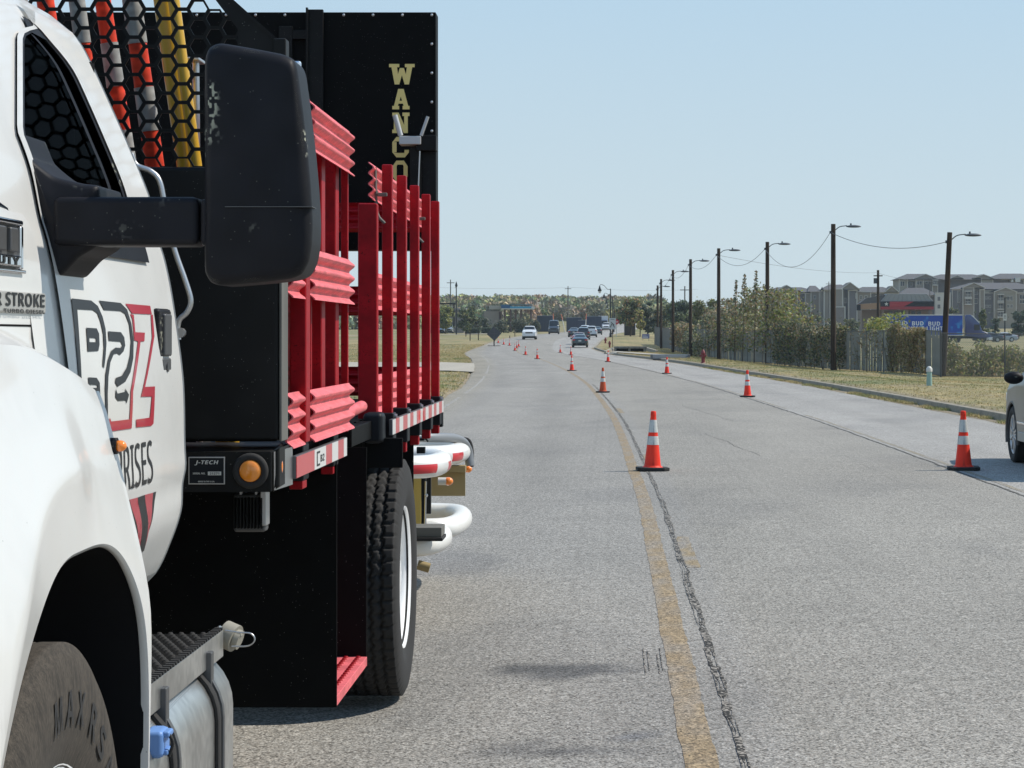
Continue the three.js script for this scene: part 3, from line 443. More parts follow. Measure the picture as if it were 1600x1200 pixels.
// head board: solid lower part, honeycomb sheet above
tp('bulkhead', [bx(-3.29, -.912, 1.31, 2.065, 6.15, 6.27, .012)], M.black);
tp('bulkhead_edge', [bx(-.912, -.904, 1.31, 2.06, 6.152, 6.268, .003)], M.greyPost);
{
  const p = .0515, cs = p * Math.sqrt(3) / 2, rIn = .0208 / Math.cos(Math.PI / 6), rOut = (p / 2 + .0004) / Math.cos(Math.PI / 6), D0 = 6.18, D1 = 6.186, L = [];
  const cell = (() => { const g = []; const q = []; for (let k = 0; k < 6; k++) { const a = k * Math.PI / 3, b = a + Math.PI / 3, A = [Math.cos(a), Math.sin(a)], B = [Math.cos(b), Math.sin(b)]; const f = (r, v, z) => [v[0] * r, v[1] * r, z]; const quad = (a1, b1, c1, d1) => q.push(a1, b1, c1, a1, c1, d1); quad(f(rIn, A, -D0), f(rOut, A, -D0), f(rOut, B, -D0), f(rIn, B, -D0)); quad(f(rIn, A, -D1), f(rOut, A, -D1), f(rOut, B, -D1), f(rIn, B, -D1)); quad(f(rIn, A, -D0), f(rIn, B, -D0), f(rIn, B, -D1), f(rIn, A, -D1)); } const o = new THREE.BufferGeometry(); o.setAttribute('position', new THREE.Float32BufferAttribute(q.flat(), 3)); o.computeVertexNormals(); return clean(o); })();
  const inHex = (x, y) => y > 2.075 && y < 2.9 && x < px(372, 6.18) && x > -3.1 && (x - px(305, 6.18)) * 1.2 + (y - py(-35, 6.18)) < -.018;
  for (let i = 0; i < 60; i++) for (let j = 0; j < 26; j++) { const x = px(372, 6.18) - .02 - i * cs, y = 2.09 + j * p + (i % 2 ? p / 2 : 0); if (inHex(x, y)) L.push(cell.clone().translate(x, y, 0)); }
  tp('honeycomb_sheet', L, M.black);
  tp('corner_plate', [extrudeXY([[px(305, 6.18), py(-42, 6.18)], [px(316, 6.18), py(-42, 6.18)], [px(447, 6.18), py(75, 6.18)], [px(447, 6.18), 2.06], [px(372, 6.18), 2.06], [px(372, 6.18), py(46, 6.18)]], 6.176, 6.19), bx(px(427, 6.17), px(447, 6.17), 2.06, py(60, 6.17), 6.165, 6.23, .004)], M.black);
  tp('head_board_frame', [bar(V(px(316, 6.19), py(-41, 6.19), 6.19), V(px(446, 6.19), py(75, 6.19), 6.19), .04, .008), bx(-3.29, -3.24, 2.06, 2.9, 6.17, 6.23), bx(-3.29, px(290, 6.2), 2.90, 2.95, 6.17, 6.23), bx(-2.14, -2.06, 2.06, 2.9, 6.2, 6.24)], M.black);
}
tp('front_beam', [extrudeDY([[6.10, 1.175], [6.10, 1.285], [6.32, 1.30], [6.32, 1.19]], -3.3, px(425, 6.1), .006), extrudeXY([[px(425, 6.1), 1.175], [px(425, 6.1), 1.285], [-.905, 1.295], [-.905, 1.19]], 6.11, 6.32, .01)], M.black);
tp('corner_bracket', [bar(V(px(430, 6.12), 1.232, 6.11), V(-.898, 1.235, 6.30), .004, .105)], M.steel);
{
  const lamp = tp('marker_lamp', new THREE.SphereGeometry(.030, 20, 12).scale(1, 1, .4).translate(px(391, 6.09), py(736, 6.09), -6.088), M.amber);
  tp('grommet', new THREE.TorusGeometry(.038, .011, 10, 28).translate(px(391, 6.09), py(736, 6.09), -6.096), M.rubber, lamp);
  tp('side_marker', new THREE.SphereGeometry(.027, 14, 10).scale(.35, 1, .7).translate(px(434, 6.17) + .006, py(729, 6.17), -6.165), M.orangeLens);
  const x0 = px(294, 6.09), x1 = px(351, 6.09), y0 = py(757, 6.09), y1 = py(714, 6.09), pl = tp('maker_plate', bx(x0, x1, y0, y1, 6.093, 6.1, .001), M.steel);
  tp('plate_field', plainBox(x0 + .003, x1 - .003, y0 + .003, y1 - .003, 6.0915, 6.094), M.darkPaint, pl);
  const xm = (x0 + x1) / 2; tp('plate_lettering', [toWorld(textGeo('J-TECH', .062, .0135, fontBold, .25), xm, y1 - .016, 6.0905), toWorld(textGeo('SERIAL NO.', .034, .005), xm - .02, y0 + .03, 6.0905), toWorld(textGeo('MADE IN THE U.S.A.', .045, .004), xm, y0 + .008, 6.0905), plainBox(xm + .004, xm + .04, y0 + .025, y0 + .035, 6.090, 6.0915)], M.offWhite, pl);
  tp('plate_number', toWorld(textGeo('21271', .026, .006), xm + .022, y0 + .03, 6.089), M.ink, pl);
  const wl = new THREE.Group(); wl.name = 'work_lamp'; truck.add(wl); const a = px(357, 6.35), b = px(414, 6.35), c = py(832, 6.35), e = py(772, 6.35);
  tp('lamp_housing', bx(a + .012, b, c, e, 6.36, 6.42, .008), M.darkSteel, wl); tp('lamp_fins', Array.from({ length: 9 }, (_, i) => plainBox(a + .018 + i * .0095, a + .021 + i * .0095, c + .012, e - .01, 6.335, 6.362)), M.matte, wl); tp('lamp_bracket', [bx(b - .012, b + .006, c + .02, e + .02, 6.34, 6.40, .003), ], M.steel, wl); for (const q of [a + .03, b - .03]) tp('lamp_hanger', plainBox(q, q + .006, e - .002, 1.18, 6.36, 6.38), M.steel, wl);
}
// deck and the low step well in the side
tp('deck', [bx(-3.3, -.955, 1.19, 1.262, 6.3, 7.33, .004), bx(-3.3, -1.75, 1.19, 1.262, 7.33, 8.25, .004), bx(-3.3, -.955, 1.19, 1.262, 8.25, 11.95, .004), ...Array.from({ length: 18 }, (_, i) => bx(-3.28, -.99, 1.262, 1.268, 8.3 + i * .2, 8.42 + i * .2, .002)), plainBox(-3.3, -3.2, 1.05, 1.19, 6.3, 11.9), plainBox(-1.2, -1.1, 1.02, 1.19, 8.3, 11.9)], M.blackPanel);
tp('well_front', bx(-3.1, px(526.5, 7.33), .385, 1.19, 7.325, 7.333, .0012), M.blackPanel);
tp('well_back', bx(-1.75, px(573, 8.25), .385, 1.19, 8.245, 8.252, .0012), M.blackPanel);
tp('well_side', bx(-1.76, -1.752, .385, 1.19, 7.335, 8.243, .001), M.red);
{
  const x1 = px(526, 7.33), fl = tp('well_step', [bx(-1.75, x1, .387, .42, 7.336, 8.243, .002)], M.redFaded);
  const stud = []; for (let i = 0; i < 16; i++) for (let j = 0; j < 18; j++) stud.push(new THREE.CylinderGeometry(.008, .011, .006, 6).translate(x1 - .03 - i * .045, .4225, -(7.37 + j * .05))); tp('step_studs', stud, M.red, fl);
}
tp('guard_bar', rod(V(-.958, 1.31, 7.5), V(-.958, 1.33, 8.6), .022, 16), M.redFaded);
// stakes, pockets, corrugated boards
const wave = (() => { const o = []; const n = 46, H = .155; const w = t => .0098 * Math.cos(t * Math.PI * 2 * 3.5); for (let i = 0; i <= n; i++) o.push([w(i / n) + .002, i / n * H]); for (let i = n; i >= 0; i--) o.push([w(i / n) - .003, i / n * H]); return o; })();
const LEVELS = [1.283, 1.708, 2.150];
const boardAlong = (x, y, d0, d1) => toCreasedNormals(extrudeXY(wave.map(([a, b]) => [x + a, y + b]), d0, d1), .9);
const boardAcross = (x0, x1, y, d) => toCreasedNormals(extrudeXY(wave.map(([a, b]) => [a, b]), 0, x1 - x0), .9).rotateY(Math.PI / 2).translate(x1, y, -d);
const stakeGeo = (x, d, y0 = 1.1, y1 = 2.305) => bx(x - .05, x, y0, y1, d, d + .09, .006);
for (const y of LEVELS) { tp('side_board', boardAlong(-.905, y, 6.30, 6.555), M.redFaded); tp('side_board', boardAlong(-.895, y, 6.69, 7.72), M.redFaded); }
for (const [d, x] of [[6.56, -.893], [7.16, -.925], [7.55, -.928]]) { tp('stake', stakeGeo(x, d, d > 7 ? 1.27 : 1.286), M.red); }
tp('stake', [bx(-1.0, -.94, 1.27, 2.3, 7.02, 7.04), bx(-1.0, -.995, 1.27, 2.3, 7.02, 7.12)], M.red);
tp('grey_upright', bx(-.972, -.945, 1.27, 2.24, 7.74, 7.76), M.steel);
tp('thin_upright', bx(-.93, -.905, 1.27, 2.26, 7.70, 7.72), M.red);
const rearStakes = [9.20, 9.83, 10.47, 11.12, 11.70];
rearStakes.forEach((d, i) => {
  tp('stake', bx(-.942, -.90, 1.09, 2.305, d, d + .05, .005), M.red);
  const pk = tp('stake_pocket', bx(-.965, -.892, 1.135, 1.285, d - .02, d + .095, .006), M.darkPaint); tp('pocket_bolt', new THREE.CylinderGeometry(.01, .01, .01, 6).rotateZ(Math.PI / 2).translate(-.888, 1.27, -(d + .04)), M.steel, pk);
  if (i < 4) for (const y of LEVELS) tp('side_board', boardAlong(-.972, y, d + .005, rearStakes[i + 1] - .01), M.redFaded);
});
for (const y of LEVELS) tp('side_board', boardAlong(-.972, y, 9.07, 9.195), M.redFaded);
tp('corner_post', bx(px(560, 9.02), px(590, 9.02), 1.262, py(318, 9.02), 9.0, 9.06, .006), M.red);
for (const y of LEVELS) { tp('tail_board', boardAcross(-3.2, -.97, y, 11.86), M.red); for (const [a, b] of [[6.4, 8.9], [9.0, 11.8]]) tp('side_board', boardAlong(-3.28, y, a, b), M.redFaded); }
for (const d of [6.5, 7.6, 8.8, 9.83, 11.12, 11.7]) tp('stake', stakeGeo(-3.245, d, 1.12), M.red);
for (const x of [-3.1, -2.4, -1.7]) tp('stake', bx(x - .03, x + .03, 1.26, 2.3, 11.88, 11.93), M.red);
for (const d of [6.56, 7.28]) { const q = tp('stake_pocket', bx(-.962, -.901, 1.175, 1.285, d, d + .12, .006), M.darkPaint); tp('stake_end', bx(-.945, -.905, 1.15, 1.175, d + .01, d + .10, .003), M.red, q); }
tp('corner_pocket', bx(-.99, -.91, 1.17, 1.295, 8.92, 9.05, .02), M.darkPaint); tp('corner_pocket', bx(-.955, -.888, 1.12, 1.28, 11.80, 11.86, .005), M.darkPaint);
for (const [d0, d1, first] of [[6.30, 7.5, true], [9.07, 11.82, false]]) {
  const rail = tp('rub_rail', bx(-.9, -.886, 1.198, 1.262, d0, d1, .002), M.darkSteel); let d = d0, k = 0; while (d < d1 - .02) { const w = first ? [.38, .27, .15, .16, .15, .09][k] || .1 : [.1, .13, .14, .17][k % 4] + .03, e = Math.min(d1, d + w); tp((k % 2 === 0) === first ? 'red_tape' : 'white_tape', plainBox(-.8865, -.8845, 1.2, 1.26, d + .001, e - .001), (k % 2 === 0) === first ? M.redTape : M.whiteTape, rail); d = e; k++; }
  if (first) { tp('tape_mark', [plainBox(-.8845, -.8835, 1.208, 1.252, 6.73, 6.745), plainBox(-.8845, -.8835, 1.246, 1.252, 6.745, 6.80), plainBox(-.8845, -.8835, 1.208, 1.214, 6.745, 6.80)], M.ink, rail); tp('tape_lettering', textGeo('B2', .09, .022).rotateY(Math.PI / 2).translate(-.8836, 1.228, -6.86), M.ink, rail); }
}
for (const d of [9.17, 11.04]) tp('latch_rod', [tube([V(-.965, 2.29, d - .01), V(-.962, 2.2, d - .02), V(-.955, 2.1, d - .015), V(-.925, 2.06, d - .02)], .006, 24, 6), bx(-.955, -.915, 2.17, 2.185, d - .03, d - .01, .003)], M.greyPost);
// block letters with slab feet, strokes on a 10 by 10 field
function slab(ch, x0, x1, y0, y1, D) {
  const S = { W: [[[0, 10], [4, 10], [4, 8.4], [0, 8.4]], [[6.2, 10], [10, 10], [10, 8.4], [6.2, 8.4]], [[.9, 8.6], [3.1, 8.6], [4, 0], [2.2, 0]], [[4.2, 8], [5.8, 8], [4, 0], [2.3, 0]], [[4.2, 8], [5.8, 8], [7.8, 0], [6.1, 0]], [[7, 8.6], [9.1, 8.6], [7.8, 0], [6, 0]]], A: [[[3.4, 10], [6.4, 10], [3.1, 1.4], [.9, 1.4]], [[3.6, 10], [6.6, 10], [9.3, 1.4], [6.7, 1.4]], [[2.6, 4.2], [7.5, 4.2], [7.8, 2.8], [2.4, 2.8]], [[0, 1.7], [4, 1.7], [4, 0], [0, 0]], [[6, 1.7], [10, 1.7], [10, 0], [6, 0]]], N: [[[0, 10], [3.4, 10], [3.4, 8.3], [0, 8.3]], [[.9, 8.5], [3.1, 8.5], [3.1, 1.5], [.9, 1.5]], [[0, 1.7], [4, 1.7], [4, 0], [0, 0]], [[1.4, 10], [3.7, 10], [9, 0], [6.6, 0]], [[6.9, 8.5], [9, 8.5], [9, 0], [6.9, 1]], [[5.9, 10], [10, 10], [10, 8.3], [5.9, 8.3]]], C: [[[0, 7.5], [2.6, 7.5], [2.6, 2.5], [0, 2.5]], [[0, 7.4], [2.5, 10], [7.6, 10], [10, 7.6], [10, 6.3], [7.4, 6.3], [7.2, 7.8], [2.6, 7.8]], [[0, 2.6], [2.5, 0], [7.6, 0], [10, 2.4], [10, 3.7], [7.4, 3.7], [7.2, 2.2], [2.6, 2.2]]], O: [[[0, 7.5], [2.7, 7.5], [2.7, 2.5], [0, 2.5]], [[7.3, 7.5], [10, 7.5], [10, 2.5], [7.3, 2.5]], [[0, 7.4], [2.5, 10], [7.5, 10], [10, 7.4], [7.3, 7.4], [6.8, 8.1], [3.2, 8.1], [2.7, 7.4]], [[0, 2.6], [2.5, 0], [7.5, 0], [10, 2.6], [7.3, 2.6], [6.8, 1.9], [3.2, 1.9], [2.7, 2.6]]] }[ch];
  return merge(S.map((q, i) => new THREE.ShapeGeometry(new THREE.Shape(q.map(p => new THREE.Vector2(lerp(x0, x1, p[0] / 10), lerp(y0, y1, p[1] / 10))))).translate(0, 0, -D + i * .0004)));
}
// black sign board at the back
{
  const D = 12.2, xr = px(681, D), board = tp('message_board', bx(-3.47, xr, py(391, D), py(19, D), D, D + .16, .004), M.blackPanel);
  tp('board_channel', [bx(px(482, D), px(506, D), py(391, D), py(16, D), D - .035, D - .002, .003), bx(px(480, D), px(483, D), py(391, D), py(14, D), D - .06, D - .03, .001)], M.black, board);
  tp('board_rib', [bx(px(437, D), px(458, D), py(300, D), py(42, D), D - .03, D - .002, .003), bx(px(458, D), px(482, D), py(62, D), py(48, D), D - .03, D - .002, .003)], M.black, board);
  const rv = []; for (let i = 0; i < 16; i++) rv.push(new THREE.SphereGeometry(.008, 8, 6).scale(1, 1, .5).translate(xr - .022 - i * .16, py(23.5, D), -D + .002)); for (let i = 1; i < 8; i++) rv.push(new THREE.SphereGeometry(.008, 8, 6).scale(1, 1, .5).translate(xr - .022, py(23.5, D) - i * .158, -D + .002)); tp('rivets', rv, M.steel, board);
  for (const [ch, a, b, c, e] of [['W', 608, 648, 100, 132], ['A', 613, 640, 139, 171], ['N', 613, 640, 176, 208], ['C', 613, 639, 214, 246], ['O', 613.5, 637, 251, 284]]) tp('gold_letter', slab(ch, px(a, D), px(b, D), py(e, D), py(c, D), D - .003), M.gold, board);
  tp('board_mast', [bx(-2.4, -2.2, 1.2, 2.2, 12.0, 12.18), bx(-1.9, -1.7, 1.2, 2.2, 12.0, 12.18)], M.black);
  const E = 11.95, cr = tp('cradle_post', [bx(px(650, E), px(681.5, E), py(235, E), py(211, E), E, E + .14, .004), bx(px(640, E), px(657, E), py(330, E), py(228, E), E + .03, E + .05, .002), bx(px(655, E), px(680, E), py(320, E), py(235, E), E + .06, E + .09, .002)], M.black);
  tp('cradle', [bx(px(624, E), px(658, E), py(226, E), py(213, E), E - .02, E + .1, .004), rod(V(px(617, E), py(180, E), E), V(px(626, E), py(212, E), E), .014, 8), rod(V(px(668.5, E), py(182, E), E), V(px(658, E), py(212, E), E), .009, 8)], M.brushed, cr);
  tp('cradle_rod', rod(at(656, 236, E - .02), at(653, 312, E - .02), .004, 6), M.steel, cr);
}
// crash cushion: bent white tubes, plates and lamps
{
  const cushion = new THREE.Group(); cushion.name = 'crash_cushion'; truck.add(cushion);
  const loop = (xc, d0, d1, y) => [V(2 * TX - xc - .02, y, d0 + .2), V(-3.0, y, d0), V(-1.5, y, d0), V(xc - .22, y, d0 + .01), V(xc - .05, y, d0 + .14), V(xc, y, (d0 + d1) / 2), V(xc - .05, y, d1 - .14), V(xc - .22, y, d1), V(-1.6, y, d1), V(-3.0, y, d1)];
  const specs = [[-1.0, 12.62, 13.55, .857], [-.975, 13.9, 15.2, .852], [-1.0, 12.62, 13.6, .415], [-.975, 13.9, 15.2, .40]];
  specs.forEach(([xc, d0, d1, y], i) => {
    const cv = new THREE.CatmullRomCurve3(loop(xc, d0, d1, y), false, 'catmullrom', .5), t = tp('bent_tube', new THREE.TubeGeometry(cv, 200, .066, 20), M.tubeWhite, cushion);
    if (i < 2) { const q = cv.getSpacedPoints(600), find = f => { let b = 0, m = 1e9; for (let k = 150; k < 420; k++) { const e = Math.abs(f(q[k]) ); if (e < m) { m = e; b = k; } } return b; };
      const seg = (k0, k1, mat, nm) => tp(nm, grid(8, Math.max(4, k1 - k0), (a, b) => { const k = Math.min(599, Math.round(lerp(k0, k1, b))), c = q[k], tg = q[Math.min(600, k + 1)].clone().sub(q[Math.max(0, k - 1)]).normalize(), n = new THREE.Vector3(-tg.z, 0, tg.x), an = lerp(-.55, .25, a); return c.clone().addScaledVector(n, .0675 * Math.cos(an)).add(new THREE.Vector3(0, .0675 * Math.sin(an), 0)); }), mat, cushion);
      const s = []; const us = i ? [620, 690, 707, 722, 729] : [560, 682, 697, 702]; for (let k = 0; k < us.length; k++) { s.push(find(p => { const u = CX + F * p.x / -p.z; return p.z < -(d1 + d0) / 2 ? 1e6 : u - (us[k] - 14); })); } for (let k = 0; k < s.length - 1; k++) if (s[k + 1] > s[k]) seg(s[k], s[k + 1], k % 2 ? M.whiteTape : M.redTape, k % 2 ? 'white_tape' : 'red_tape'); }
  });
  tp('hose', tube([V(-2.2, .97, 13.9), V(-1.4, .97, 13.9), V(-1.15, .965, 14.0), V(-.99, .94, 14.35), V(-.93, .87, 14.5), V(-.915, .76, 14.5)], .03, 50, 10), M.tubeGrey, cushion);
  tp('strap', tube([V(-1.0, .93, 14.55), V(-.93, .925, 14.55), V(-.905, .86, 14.55), V(-.905, .75, 14.55)], .012, 30, 8), M.rubber, cushion);
  tp('end_plate', [bx(px(674, 14.3), px(727, 14.3), py(775, 14.3), py(738, 14.3), 14.3, 14.31, .002), bx(px(690, 14.2), px(727, 14.2), py(738, 14.2), py(728, 14.2), 14.2, 14.31, .002)], M.bronze, cushion);
  tp('yellow_plate', [bx(-1.6, px(658, 13.3), py(822, 13.3), py(735, 13.3), 13.3, 13.32, .002), bx(-1.6, px(672, 13.62), py(722, 13.6), py(715, 13.6), 13.55, 13.75, .002)], M.yellowPlate, cushion);
  tp('frame_post', [bx(px(658, 13.1), px(665, 13.1), .4, .88, 13.1, 13.16, .002), bx(px(666, 13.9), px(674, 13.9), .5, .88, 13.85, 13.9, .002), bx(-2.9, px(666, 14.6), .36, .42, 14.3, 14.6)], M.darkPaint, cushion);
  tp('frame_rod', [rod(at(665.5, 752, 13.05), at(664, 820, 13.05), .006, 6), new THREE.SphereGeometry(.011, 8, 6).translate(px(666, 13.05), py(774, 13.05), -13.05)], M.steel, cushion);
  tp('grey_box', [bx(px(640, 12.5), px(691, 12.5), py(838, 12.5), py(823, 12.5), 12.45, 12.7, .004)], M.greyPost, cushion);
  tp('rubber_pad', [bx(px(640, 12.5), px(693, 12.5), py(844, 12.5), py(838.5, 12.5), 12.43, 12.7, .004)], M.rubber, cushion);
  tp('brown_knob', [new THREE.CylinderGeometry(.028, .028, .07, 14).rotateZ(1.3).translate(px(662, 12.7), py(885, 12.7), -12.7)], M.bronze, cushion);
  for (const [u, v, d] of [[697, 752, 12.75], [728, 733, 14.6]]) { const lp = tp('lamp_body', [new THREE.CylinderGeometry(.022, .022, .05, 14).rotateZ(Math.PI / 2).translate(px(u, d) - .02, py(v, d), -d)], M.offWhite, cushion); tp('lamp_lens', new THREE.SphereGeometry(.024, 12, 10).scale(1.2, 1, 1).translate(px(u, d) + .012, py(v, d), -d), M.orangeLens, cushion); }
  tp('small_bracket', [bx(px(652, 12.6), px(665, 12.6), py(708, 12.6), py(698, 12.6), 12.55, 12.6, .002), tube([at(646, 678, 12.3), at(660, 679, 12.3), at(669, 690, 12.3)], .006, 16, 6), bx(px(640, 12.3), px(664, 12.3), py(688, 12.3), py(684, 12.3), 12.25, 12.4, .002)], M.darkPaint, cushion);
  tp('cushion_frame', [plainBox(-2.8, -1.5, .5, .9, 11.95, 12.6), plainBox(-2.7, -1.55, .45, .8, 12.6, 15.1)], M.yellowPlate, cushion);
}
tp('mud_flap', bx(-1.55, px(646, 10.75), .3, 1.19, 10.75, 10.765, .002), M.matte);
tp('splash_panel', [plainBox(-1.6, -.99, 1.10, 1.19, 8.9, 11.85), bx(-1.7, px(629, 9.0), 1.07, 1.19, 9.0, 9.02)], M.matte);
// fuel tank with step
{
  const rrect = (x0, x1, y0, y1, r, n = 8) => { const o = []; for (const [cx, cy, a] of [[x1 - r, y1 - r, 0], [x0 + r, y1 - r, 90], [x0 + r, y0 + r, 180], [x1 - r, y0 + r, 270]]) for (let k = 0; k <= n; k++) { const t = (a + 90 * k / n) * Math.PI / 180; o.push([cx + r * Math.cos(t), cy + r * Math.sin(t)]); } return o; };
  const tank = tp('fuel_tank', boxUV(toCreasedNormals(extrudeXY(rrect(-1.58, -.972, .30, .805, .15), 4.58, 5.78, .022), .8), .9), M.alu);
  for (const d of [4.93, 5.49]) { tp('tank_strap', toCreasedNormals(extrudeXY(rrect(-1.59, -.962, .29, .815, .158), d, d + .05, .002, [rrect(-1.58, -.971, .30, .806, .15)]), .8), M.rubber, tank); tp('strap_steel', [toCreasedNormals(extrudeXY(rrect(-1.595, -.957, .285, .82, .162), d + .04, d + .062, .001, [rrect(-1.586, -.964, .294, .812, .155)]), .8), bx(-1.015, -.985, .72, .82, d + .03, d + .065, .003)], M.darkSteel, tank); }
  const step = tp('tank_step', [bx(-1.29, -1.012, .815, .832, 4.55, 5.76, .003), bx(-1.012, -.998, .775, .846, 4.55, 5.765, .003)], M.alu);
  const t = []; for (let i = 0; i < 9; i++) for (let j = 0; j < 30; j++) t.push(new THREE.CylinderGeometry(.005, .011, .008, 6).translate(-1.03 - i * .028 - (j % 2) * .014, .838, -(4.57 + j * .04))); for (let j = 0; j < 40; j++) t.push(plainBox(-1.016, -.996, .846, .853, 4.56 + j * .03, 4.575 + j * .03)); tp('step_treads', t, M.rubber, step);
  tp('step_grip', plainBox(-1.285, -1.014, .832, .835, 4.56, 5.75), M.matte, step);
  const c0 = at(350, 990, 5.82), cap = tp('filler_cap', [rod(c0, c0.clone().add(new THREE.Vector3(.032, -.012, .01)), .036, 20), rod(c0.clone().add(new THREE.Vector3(.03, -.011, .01)), c0.clone().add(new THREE.Vector3(.044, -.016, .012)), .026, 12), bx(c0.x + .02, c0.x + .05, c0.y - .005, c0.y + .006, -c0.z - .03, -c0.z + .01, .003)], M.capGrey);
  tp('filler_neck', rod(c0.clone().add(new THREE.Vector3(-.12, -.07, -.01)), c0, .024, 16), M.alu, cap);
  tp('cap_wire', tube([at(352, 985, 5.74), at(372, 988, 5.74), at(392, 990, 5.74), at(398, 1000, 5.74), at(388, 1009, 5.74), at(362, 1010, 5.74)], .0022, 30, 6), M.steel, cap);
  tp('blue_cap', [bx(px(225, 4.8), px(258, 4.8), py(1184, 4.8), py(1140, 4.8), 4.78, 4.86, .012), bx(px(255, 4.8), px(266, 4.8), py(1152, 4.8), py(1142, 4.8), 4.79, 4.84, .005), bx(px(255, 4.8), px(264, 4.8), py(1180, 4.8), py(1170, 4.8), 4.79, 4.84, .005)], M.blue);
  tp('tank_strap_wire', [tube([at(262, 1145, 4.8), at(270, 1160, 4.8), at(264, 1182, 4.8)], .004, 16, 6)], M.rubber);
}
// things carried behind the honeycomb sheet
{
  const postOrange = phys([.95, .075, .03], .5, { map: dustTex, specularIntensity: .4 }), postGrey = std([.42, .42, .41], .5, 0, { map: dustTex });
  const post = (u0, u1, D, r, ph, lab) => {                    // tall banded channelizer leaning on the head board, foot on the deck
    const a = at(u0, -70, D), b = at(u1, 690, D + .1), t = thing('channelizer_post', lab, 'channelizer', [b.x, 1.27, b.z], 'banded posts on the truck bed'), o = new THREE.Vector3(b.x, 1.27, b.z), A = a.clone().sub(o), B = new THREE.Vector3(0, .035, 0), n = 11;
    for (let k = 0; k < n; k++) { const s = k / n, e = (k + 1) / n, w = (k + ph) % 2; part(w ? 'grey_band' : 'orange_band', rod(B.clone().lerp(A, s), B.clone().lerp(A, e), lerp(r * 1.25, r, s) + (w ? .002 : 0), 16, lerp(r * 1.25, r, e) + (w ? .002 : 0)), w ? postGrey : postOrange, t); }
    part('rubber_foot', new THREE.CylinderGeometry(r * 2, r * 2.2, .035, 20).translate(0, .018, 0), M.rubber, t);
  };
  post(196, 300, 6.60, .026, 0, 'banded orange and grey post leaning next to the yellow poles behind honeycomb sheet');
  post(150, 262, 6.74, .024, 1, 'banded orange and grey post, second from the yellow poles behind honeycomb sheet');
  post(110, 215, 6.64, .022, 0, 'banded orange and grey post, third from the yellow poles behind honeycomb sheet');
  post(60, 172, 6.78, .026, 1, 'banded orange and grey post, fourth from the yellow poles behind honeycomb sheet');
  post(20, 120, 6.66, .024, 0, 'banded orange and grey post furthest from the yellow poles behind honeycomb sheet');
  single('yellow_pole', merge([rod(at(262, -70, 6.5), at(367, 706, 6.5), .017, 14), rod(at(246, -70, 6.56), at(355, 704, 6.56), .03, 14)]), M.yellow, 'yellow steel poles leaning behind the honeycomb sheet of the truck', 'pole');
  single('grey_conduit', merge([rod(at(306, 96, 6.6), at(312, 703, 6.6), .010, 10), bx(px(296, 6.6), px(316, 6.6), py(98, 6.6), py(92, 6.6), 6.55, 6.65, .004)]), M.steel, 'thin grey conduit upright beside the yellow poles behind honeycomb sheet', 'conduit');
}

// ================================================================ CONES
const coneMap = tex(512, (i, j) => { const n = tnoise(i, j, 512, 60), m = tnoise(i, j, 512, 9), k = smooth(.62, .85, n) * (.4 + .6 * m) * .45 + (m > .9 ? .15 : 0), v = .97 - .05 * m; return [lerp(v, .45, k), lerp(v, .5, k), lerp(v, .6, k)]; });
const coneMat = phys([1, .058, .03], .5, { map: coneMap, specularIntensity: .35 }), coneOld = phys([.62, .11, .045], .65, { map: coneMap, specularIntensity: .3 });
const bandMap = tex(256, (i, j) => { const s = tnoise(i, 0, 256, 12), v = .9 - .28 * smooth(.55, .85, s) * tnoise(i, j, 256, 30) - .06 * tnoise(i, j, 256, 8); return [v, v, v * .98]; });
const bandMat = std([.78, .78, .76], .45, 0, { map: bandMap });
const coneR = y => lerp(.103, .029, clamp((y - .03) / .66, 0, 1));
const coneBody = merge([new THREE.LatheGeometry([[.125, .03], [.122, .044], [.108, .05], [coneR(.065), .065], [coneR(.36), .36], [coneR(.60), .60], [coneR(.655), .655], [.036, .66], [.034, .672], [.032, .705], [.024, .712], [.014, .70], [.012, .6]].map(p => new THREE.Vector2(...p)), 36)]);
const band = (a, b) => new THREE.LatheGeometry([[coneR(a), a - .001], [coneR(a) + .0025, a], [coneR(b) + .0025, b], [coneR(b), b + .001]].map(p => new THREE.Vector2(...p)), 36);
const coneBase = (() => { const s = new THREE.Shape(); const pts = []; for (const [sx, sz] of [[1, 1], [-1, 1], [-1, -1], [1, -1]]) { const a = [[.185, .12], [.12, .185]]; for (const q of (sx * sz > 0 ? a : a.slice().reverse())) pts.push(new THREE.Vector2(q[0] * sx, q[1] * sz)); } s.setFromPoints(pts); return new THREE.ExtrudeGeometry(s, { depth: .032, bevelEnabled: true, bevelSize: .006, bevelThickness: .004, bevelSegments: 1 }).rotateX(-Math.PI / 2).translate(0, .004, 0); })();
function cone(u, v, label, group, o = {}) {
  const D = groundD(u, v), x = px(u, D), t = thing('traffic_cone', label, 'traffic cone', [x, roadH(x, D) + .004, -D], group); t.rotation.set(rr(-.012, .012), o.turn ?? rr(-.5, .5), rr(-.018, .018));
  if (x < edgeL(D)) t.position.y = ground(x, D) + .01;
  part('cone_body', coneBody, o.old ? coneOld : coneMat, t); part('reflective_band', band(.308, .41), bandMat, t); part('reflective_band', band(.457, .605), bandMat, t); part('rubber_base', coneBase, M.rubber, t); return t;
}
cone(1019.5, 735.5, 'orange cone on the faded yellow line where the long pavement crack meets its base', null, { turn: .1 });
cone(1505.5, 734.5, 'orange cone standing on the turn lane line beside the light coloured car', null, { turn: -.08 });
cone(942, 613.5, 'dull brownish orange cone with darker bands on the yellow line', null, { old: true });
cone(1168, 620.5, 'orange cone on the pavement joint, next one beyond the light coloured car', null);
cone(893.5, 579.5, 'orange cone on the yellow line, next one after the dull brownish cone', null);
cone(1042, 584, 'orange cone on the pavement joint, in line with the fire hydrant beside the grated inlet', null);
